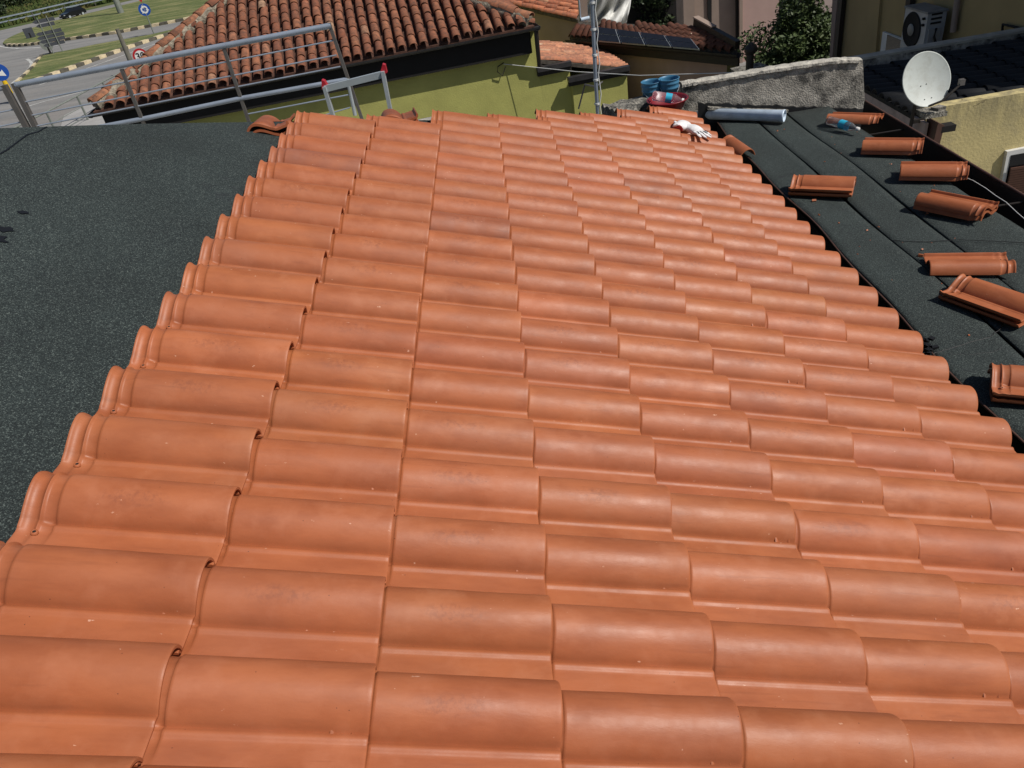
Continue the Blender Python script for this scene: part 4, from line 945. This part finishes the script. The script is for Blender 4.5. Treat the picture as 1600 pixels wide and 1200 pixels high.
# ------------------------------------------------------------------ loose tiles
def loose(tail, head, n, labels, z=FZ, dark=1.0, tilt=0, lift=-.06):
    """tail and head: where the middle of the two ends of the tile lie"""
    a, b = Z(*tail, z+.04), Z(*head, z+.04); p0 = (a+b)/2; d = a-b; ang = math.atan2(d.y, d.x)
    for k in range(n):
        root = empty('loose_tile', (p0.x, p0.y, z+.018+k*.030), ang+(rnd.gauss(0,.02) if k else 0), label=labels[k], cat='roof tile', group='loose clay tiles laid out on the flat roof')
        root.rotation_euler = (lift, tilt, root.rotation_euler[2])
        o = bpy.data.objects.new('tile_body', TILES[k % 4]); COL.objects.link(o); o.parent = root; o.location = (.206,.11,.0)
        o.color = (dark,dark*.98,dark*.98,1); h_ = bpy.data.objects.new('nail_hole', holem); COL.objects.link(h_); h_.parent = o
loose((1306,181),(1366,183), 1, ['orange tile behind the plastic bottle at the far end of the flat roof'])
loose((1358,228),(1432,229), 2, ['lower tile of the stack nearest the satellite dish pole', 'upper tile of the stack nearest the satellite dish pole'])
loose((1418,267),(1499,268), 2, ['lower tile beside the pale cable in the gutter', 'upper tile beside the pale cable in the gutter'])
loose((1446,312),(1541,331), 2, ['lower of two darker tiles lying askew below the cable', 'upper of two darker tiles lying askew below the cable'], dark=.85)
loose((1462,409),(1566,408), 1, ['single tile with its pan side up the picture, above the skewed long tile'])
loose((1606,492),(1494,452), 2, ['lower of the two tiles lying askew with ribbed heads at their left end', 'upper of the two tiles lying askew with ribbed heads at their left end'])
loose((1326,294),(1244,291), 2, ['lower tile of the stack standing on the membrane closest to the tiled roof', 'upper tile of the stack closest to the tiled roof'])
loose((1688,612),(1582,602), 2, ['lower tile of the nearest stack cut off by the right edge', 'upper tile of the nearest stack cut off by the right edge'])
loose((1170,248),(1120,212), 1, ['tile poking out over the edge of the valley gutter'], dark=.9)

# ------------------------------------------------------------------ far end: concrete wall, pipe, buckets, basin, gloves, bottle
cw = empty('concrete_wall', (2.9,6.15,FZ-.3), label='weathered rough concrete parapet wall behind the grey pipe', cat='wall'); CO = cw.location
yw = 6.12
def cpts(lst, y): return [Yp(a, b, y)-CO for a, b in lst]
mb = MB(); topl = [(1066,133),(1085,129),(1140,121),(1200,110),(1260,101),(1310,95),(1348,94)]
botl = [(1352,178),(1300,176),(1240,176),(1180,178),(1100,180),(1066,182)]
mb.prism(cpts(topl+botl, yw), (0,.10,0)); o = mb.build('wall', M_CONC, cw)
mb = MB(); tp_ = cpts(topl, yw-.02); n = len(tp_)
q = random.Random(77); vs = []
for i in range(60):
    t = i/59*(n-1); k = min(int(t), n-2); p = tp_[k].lerp(tp_[k+1], t-k)
    for (dy, dz) in ((0,-.022),(0,.0),(.02,.008),(.07,.012),(.12,.004),(.13,-.02)): vs.append(p+Vector((0,dy+q.gauss(0,.002),dz+q.gauss(0,.0022))))
mb.add(vs, [(i*6+k, i*6+k+1, (i+1)*6+k+1, (i+1)*6+k) for i in range(59) for k in range(5)], False); mb.build('coping', simple('pale_render', (.50,.47,.41), .95, var=.4, scale=14, bump=1, bscale=50, bdist=.01), cw)
mb = MB(); q = random.Random(78); vs = []
for i in range(50):
    t = i/49; p = Yp(1090+262*t, 160+10*t+q.gauss(0,1.2), yw-.035)-CO; r2 = Yp(1090+262*t, 168+8*t, yw-.05)-CO
    vs += [p, p+Vector((0,-.02,-.003)), Vector((r2.x,r2.y-.03,-.0)), ]
mb.add(vs, [(i*3+k, i*3+k+1, (i+1)*3+k+1, (i+1)*3+k) for i in range(49) for k in range(2)]); o = mb.build('membrane_flap', M_SEAM, cw); md = o.modifiers.new('t','SOLIDIFY'); md.thickness = .012
for k, (a, b) in enumerate([((1105,168),(1150,171)), ((1160,171),(1230,173))]):
    pa = Yp(*a, yw-.06)-CO; pb_ = Yp(*b, yw-.06)-CO; MB().beam(pa, pb_, .06, .025).build('broken_render', M_STONE, cw)
# stone block left of the buckets
sb = Yp(985,168,5.9); root = empty('stone_block', sb, label='broken pebbly concrete lump beside the blue buckets', cat='concrete block')
bm = bmesh.new(); bmesh.ops.create_cube(bm, size=1); bmesh.ops.subdivide_edges(bm, edges=bm.edges, cuts=5, use_grid_fill=True)
q = random.Random(6)
for v in bm.verts: v.co.x *= .40; v.co.y *= .34; v.co.z *= .30; v.co += Vector((q.gauss(0,.01), q.gauss(0,.01), q.gauss(0,.01)-.12)); v.co.z -= .12*(v.co.x+.2) if v.co.x < -.05 else 0
me = bpy.data.meshes.new('lump'); bm.to_mesh(me); bm.free(); me.materials.append(M_STONE); o = bpy.data.objects.new('lump', me); COL.objects.link(o); o.parent = root; o.rotation_euler = (0,0,.3)
# pipe
pa = Z(1074,177,FZ+.055); pb_ = Z(1226,181,FZ+.055); dv = (pb_-pa).normalized(); root = empty('metal_pipe', pa, label='galvanised metal pipe lying across the end of the flat roof', cat='pipe')
Mx = Matrix((Vector((0,0,1)).cross(dv).normalized(), dv.cross(Vector((0,0,1)).cross(dv).normalized()), dv)).transposed().to_4x4(); L = (pb_-pa).length
MB().lathe([(.046,-.3),(.05,-.3),(.05,L-.02),(.053,L-.015),(.053,L),(.046,L),(.046,-.3)], 24, Mx).build('tube', M_GALV, root)
# supports at far end: deck piece holding buckets
FEZ = -1.12
ledge = MB().prism([Vector((2.0,5.6,FEZ-.0)), Vector((2.62,5.6,FEZ)), Vector((2.62,6.3,FEZ)), Vector((2.0,6.3,FEZ))], (0,0,-.5)); ledge.build('roof_ledge', M_STONE, None, label='rough concrete ledge at the far end carrying buckets and basin', cat='ledge')
def bucket(px, py, lab, hh=.34):
    p = Z(px, py, FEZ); root = empty('bucket', p, label=lab, cat='bucket', group='blue plastic buckets'); root.scale = (.64,.64,.72)
    MB().lathe([(.0,.004),(.105,.0),(.13,hh-.11),(.136,hh-.11),(.138,hh-.095),(.133,hh-.09),(.137,hh-.055),(.143,hh-.05),(.143,hh-.035),(.138,hh-.03),(.141,hh-.004),(.147,hh),(.147,hh+.006),(.136,hh+.006),(.132,hh-.02),(.10,.01),(0,.012)], 28).build('shell', M_BLUEB, root)
    MB().tube([Vector((.146*math.cos(a), .146*math.sin(a), hh-.08-.10*math.sin(math.pi*k/8))) for k, a in enumerate([R(200+140*i/8) for i in range(9)])], .003, 5).build('handle', M_STEEL, root)
bucket(1019,171,'left blue bucket standing behind the red basin'); bucket(1046,169,'right blue bucket, slightly higher rim, behind the red basin', .36)
p = Z(1043,171,FEZ+.10); 
root = empty('basin', p, label='dark red plastic basin holding an empty bottle', cat='basin'); root.scale = (.86,.86,.8)
MB().lathe([(0,.004),(.145,.0),(.19,.10),(.205,.105),(.207,.115),(.20,.118),(.185,.105),(.14,.012),(0,.014)], 32).build('shell', simple('dark_red_plastic', (.20,.012,.02), .35, var=.15, bump=0), root)
MB().box((0,0,-.06),(.22,.22,.118)).build('prop', M_STONE, root) if False else None
blk = MB().box((p.x,p.y,p.z-.0-.052),(.26,.24,.096)); blk.build('concrete_pad', M_STONE, None, label='small concrete pad under the red basin', cat='concrete block')
def bottle(loc, d, L, r_, lab):
    root = empty('plastic_bottle', loc, label=lab, cat='bottle', group='empty clear water bottles with blue labels'); d = Vector(d).normalized(); x = Vector((0,0,1)).cross(d).normalized(); y = d.cross(x)
    Mx = Matrix((x, y, d)).transposed().to_4x4()
    pr = [(0,.0),(r_*.7,.0),(r_,.012)]; q = random.Random(L)
    for k in range(14): z = .02+k*(L*.62)/14; pr.append((r_*(1-.06*(k % 2)), z))
    pr += [(r_,L*.66),(r_*.9,L*.74),(r_*.5,L*.86),(r_*.36,L*.9),(r_*.36,L*.95)]
    MB().lathe(pr, 20, Mx).build('shell', M_PET, root)
    MB().lathe([(r_*1.02,L*.42),(r_*1.02,L*.62)], 20, Mx).build('label_band', M_LABEL, root)
    MB().lathe([(r_*.42,L*.93),(r_*.42,L),(0,L)], 14, Mx).build('cap', M_WHITE, root)
a = Z(1294,188,FZ+.038); b = Z(1342,202,FZ+.03); bottle(a, b-a, (b-a).length, .037, 'clear water bottle with a blue label lying on the flat roof')
a = p+Vector((-.12,.03,.13)); bottle(a, Vector((.85,-.25,-.22)), .27, .04, 'empty water bottle lying in the red basin')
# gloves on the last tiles
def glove(px, py, ang, lab, sc=1.0, seed=1, spread=1.0):
    n = Vector((SD,0,CD)); p = hit(px, py, n, n*.006); s = (p.x*CD-p.z*SD); p = p+n*(sag(s, p.y)+.004)
    root = empty('work_glove', p, label=lab, cat='glove', group='white work gloves'); root.rotation_mode = 'QUATERNION'
    root.rotation_quaternion = (Matrix.Rotation(DIP,4,'Y') @ Matrix.Rotation(ang,4,'Z')).to_quaternion(); root.scale = (1,1,.62); q = random.Random(seed)
    def cloth(name, pts, rs, mat=M_CLOTH, n_=16):
        pp = []; rr_ = []
        for i in range(len(pts)-1):
            for k in range(4): t = k/4; pp.append(Vector(pts[i]).lerp(Vector(pts[i+1]), t)*sc); rr_.append((rs[i]*(1-t)+rs[i+1]*t)*sc)
        pp.append(Vector(pts[-1])*sc); rr_.append(rs[-1]*sc); mb = MB(); mb.tube(pp, .01, n_, rs=rr_)
        mb.v = [(v[0]+q.gauss(0,.0016), v[1]+q.gauss(0,.0016), v[2]+q.gauss(0,.003)) for v in mb.v]; o = mb.build(name, mat, root); sd = o.modifiers.new('s','SUBSURF'); sd.levels = sd.render_levels = 1; return o
    cloth('palm', [(-.085,0,.0),(-.07,.004,.006),(-.04,.0,.012),(0,0,.016),(.035,0,.008),(.052,0,.002)], [.036,.040,.043,.052,.047,.02])
    for k in range(4):
        b0 = (-.036+k*.024)*spread; f = q.uniform(.85,1.0)*(1,1.1,1.08,.85)[k]
        cloth('finger', [(.03,b0,.008),(.06*f,b0*1.25,.014),(.088*f,b0*1.5+q.gauss(0,.006),.008),(.118*f,b0*1.7,.0)], [.013,.0135,.0125,.007], n_=10)
        MB().tube([Vector((.050,b0*1.15,.026))*sc, Vector((.066*f,b0*1.3,.029))*sc, Vector((.085*f,b0*1.45,.023))*sc], .0055, 6).build('grip_print', M_CLOTHD, root)
    cloth('thumb', [(-.02,.035,.01),(.01,.065,.012),(.045,.075,.004)], [.015,.014,.008], n_=10)
    cloth('hem', [(-.091,0,.0),(-.084,0,.001)], [.037,.037], M_CLOTHR)
glove(1070,190,.9,'white work glove crumpled into a lump on the last tiles near the gutter', 1.15, 1, .55)
glove(1087,197,-.85,'white work glove with grey fingers hanging over the last tile', 1.15, 2, 1.15)

# ------------------------------------------------------------------ stacks seen over the hip, ladder, railing, antenna
STK = Matrix.Rotation(0,4,'Z')
def stack(px, py, d, n, lab, rz):
    s_i = inv(px, py); s, y = s_i; 
    p = hit(px, py, Vector((0,1,0)), (0, 3.36+.86*inv(px,py)[0]*CD + d, 0))
    for k in range(n):
        root = empty('stacked_tile', p+Vector((0,0,-.03*k)), 0, label=lab[k], cat='roof tile', group='small stacks of spare tiles beyond the hip')
        root.rotation_euler = (R(-8), R(8), rz+rnd.gauss(0,.04))
        o = bpy.data.objects.new('tile_body', TILES[k % 4]); COL.objects.link(o); o.parent = root; o.location = (.1,.10,-.05); o.color = (.7,.62,.6,1)
stack(420,181,.12,3,['top tile of the stack beside the railing foot','middle tile of the stack beside the railing foot','bottom tile of the stack beside the railing foot'], R(100))
stack(615,171,.12,3,['top tile of the stack beside the aluminium ladder','middle tile of the stack beside the aluminium ladder','bottom tile of the stack beside the aluminium ladder'], R(100))
# terrace / landing slab under railing and ladder
land = MB().prism([Vector((-4.5,5.0,-1.25)), Vector((.35,5.6,-1.25)), Vector((.35,7.6,-1.25)), Vector((-4.5,7.0,-1.25))], (0,0,-.15)); 
# railing
zr = -.12
def onr(px, py): return hit(px, py, RN, RA)
RA = Z(27,133,zr); RB = Z(517,40,zr); rd = (RB-RA).normalized(); RN = Vector((rd.y,-rd.x,0))
rail = empty('stair_railing', (RA.x, RA.y, -1.25), label='steel railing with thick top tube and thin rods beyond the roof edge', cat='railing'); TO = rail.location
MB().tube([onr(24,133)-TO, onr(517,40)-TO], .027, 12).build('top_rail', M_STEEL, rail)
MB().tube([onr(120,205)-TO, onr(222,186)-TO, onr(380,153)-TO, onr(543,124)-TO], .022, 12).build('middle_rail', M_STEEL, rail)
for a, b in (((36,160),(523,63)), ((46,181),(526,86)), ((57,197),(532,104)), ((388,178),(545,148)), ((500,182),(547,168))):
    MB().tube([onr(*a)-TO, onr(*b)-TO], .007, 8).build('rod', M_STEEL, rail)
for (x, y), (x2, y2), w2 in (((514,36),(570,180),.03), ((350,76),(392,200),.03), ((190,108),(226,200),.03), ((22,130),(62,215),.045)):
    MB().beam(onr(x,y)-TO, onr(x2,y2)-TO+Vector((0,0,-.5)), w2, w2, (0,1,0)).build('post', M_STEELD, rail)
MB().tube([onr(543,122)-TO, onr(555,180)-TO], .02, 10).build('post', M_ALU, rail)
ca_ = onr(4,133)-RN*-.02; MB().beam(onr(6,133)+Vector((0,-.0,0))-TO, onr(48,205)-TO+Vector((0,0,-.5)), .05, .05, (0,1,0)).build('corner_post', M_STEELD, rail)
bk1 = onr(5,137); 
for z_, r_ in ((0,.025),(-.2,.007),(-.32,.007)):
    MB().tube([bk1-TO+Vector((0,0,z_)), bk1-TO+Vector((-1.6,-.35,z_-.0))], r_, 8).build('rod', M_STEEL, rail)
land.build('landing', M_CONC, None, label='concrete landing carrying the steel railing beyond the roof', cat='landing')
# ladder
yl = 5.55; la = lambda px, py: Yp(px, py, yl)
lad = empty('ladder', la(553,150), label='aluminium ladder with red end caps leaning beyond the roof', cat='ladder'); LO = lad.location
l0, l1, r0_, r1_ = la(507,135), la(520,180), la(598,111), la(610,172)
for a, b in ((l0,l1),(r0_,r1_)):
    MB().beam(a-LO, a-LO+(b-a)*2.6, .028, .06, (0,1,0)).build('stile', M_ALU, lad)
for k in (0,2,3,4):
    a = l0.lerp(l0+(l1-l0)*2.6, .03+k*.30*.8); b = r0_.lerp(r0_+(r1_-r0_)*2.6, .03+k*.30*.8); 
    MB().beam(a-LO, b-LO, .03, .05 if k == 0 else .03).build('rung', M_ALU, lad)
for a, sgn in ((l0,-1),(r0_,1)):
    MB().prism([a-LO+Vector((-.03,0,-.02)), a-LO+Vector((.03,0,-.02)), a-LO+Vector((.02+.01*sgn,0,.04)), a-LO+Vector((-.0+.01*sgn,0,.05))], (0,.06,0)).build('end_cap', M_RED, lad)
# antenna mast in front of the green wall
am = [Yp(924,-20,7.6), Yp(927,40,7.6), Yp(930,110,7.6), Yp(934,178,7.6)]
ant = empty('antenna_mast', am[-1], label='thin grey antenna mast with taped cable in front of the green wall', cat='mast'); AM = ant.location
MB().tube([p-AM for p in am]+[Vector((0,0,-1.2))], .022, 10).build('mast', M_STEEL, ant)
MB().tube([p-AM+Vector((.035+.012*math.sin(i*2.1),-.02,0)) for i, p in enumerate([am[0].lerp(am[-1], t/12) for t in range(13)])], .006, 6).build('cable', M_WHITE, ant)
for k in range(5): c_ = am[0].lerp(am[-1], .12+k*.2)-AM; MB().tube([c_, c_+Vector((0,0,.02))], .032, 8).build('tape', M_WHITE, ant)
br0 = Yp(931,136,7.6)-AM; MB().tube([br0, Yp(914,132,8.1)-AM, Yp(904,170,8.1)-AM], .01, 6).build('stay', M_STEELD, ant); MB().tube([br0, Yp(941,128,8.1)-AM], .01, 6).build('stay', M_STEELD, ant)
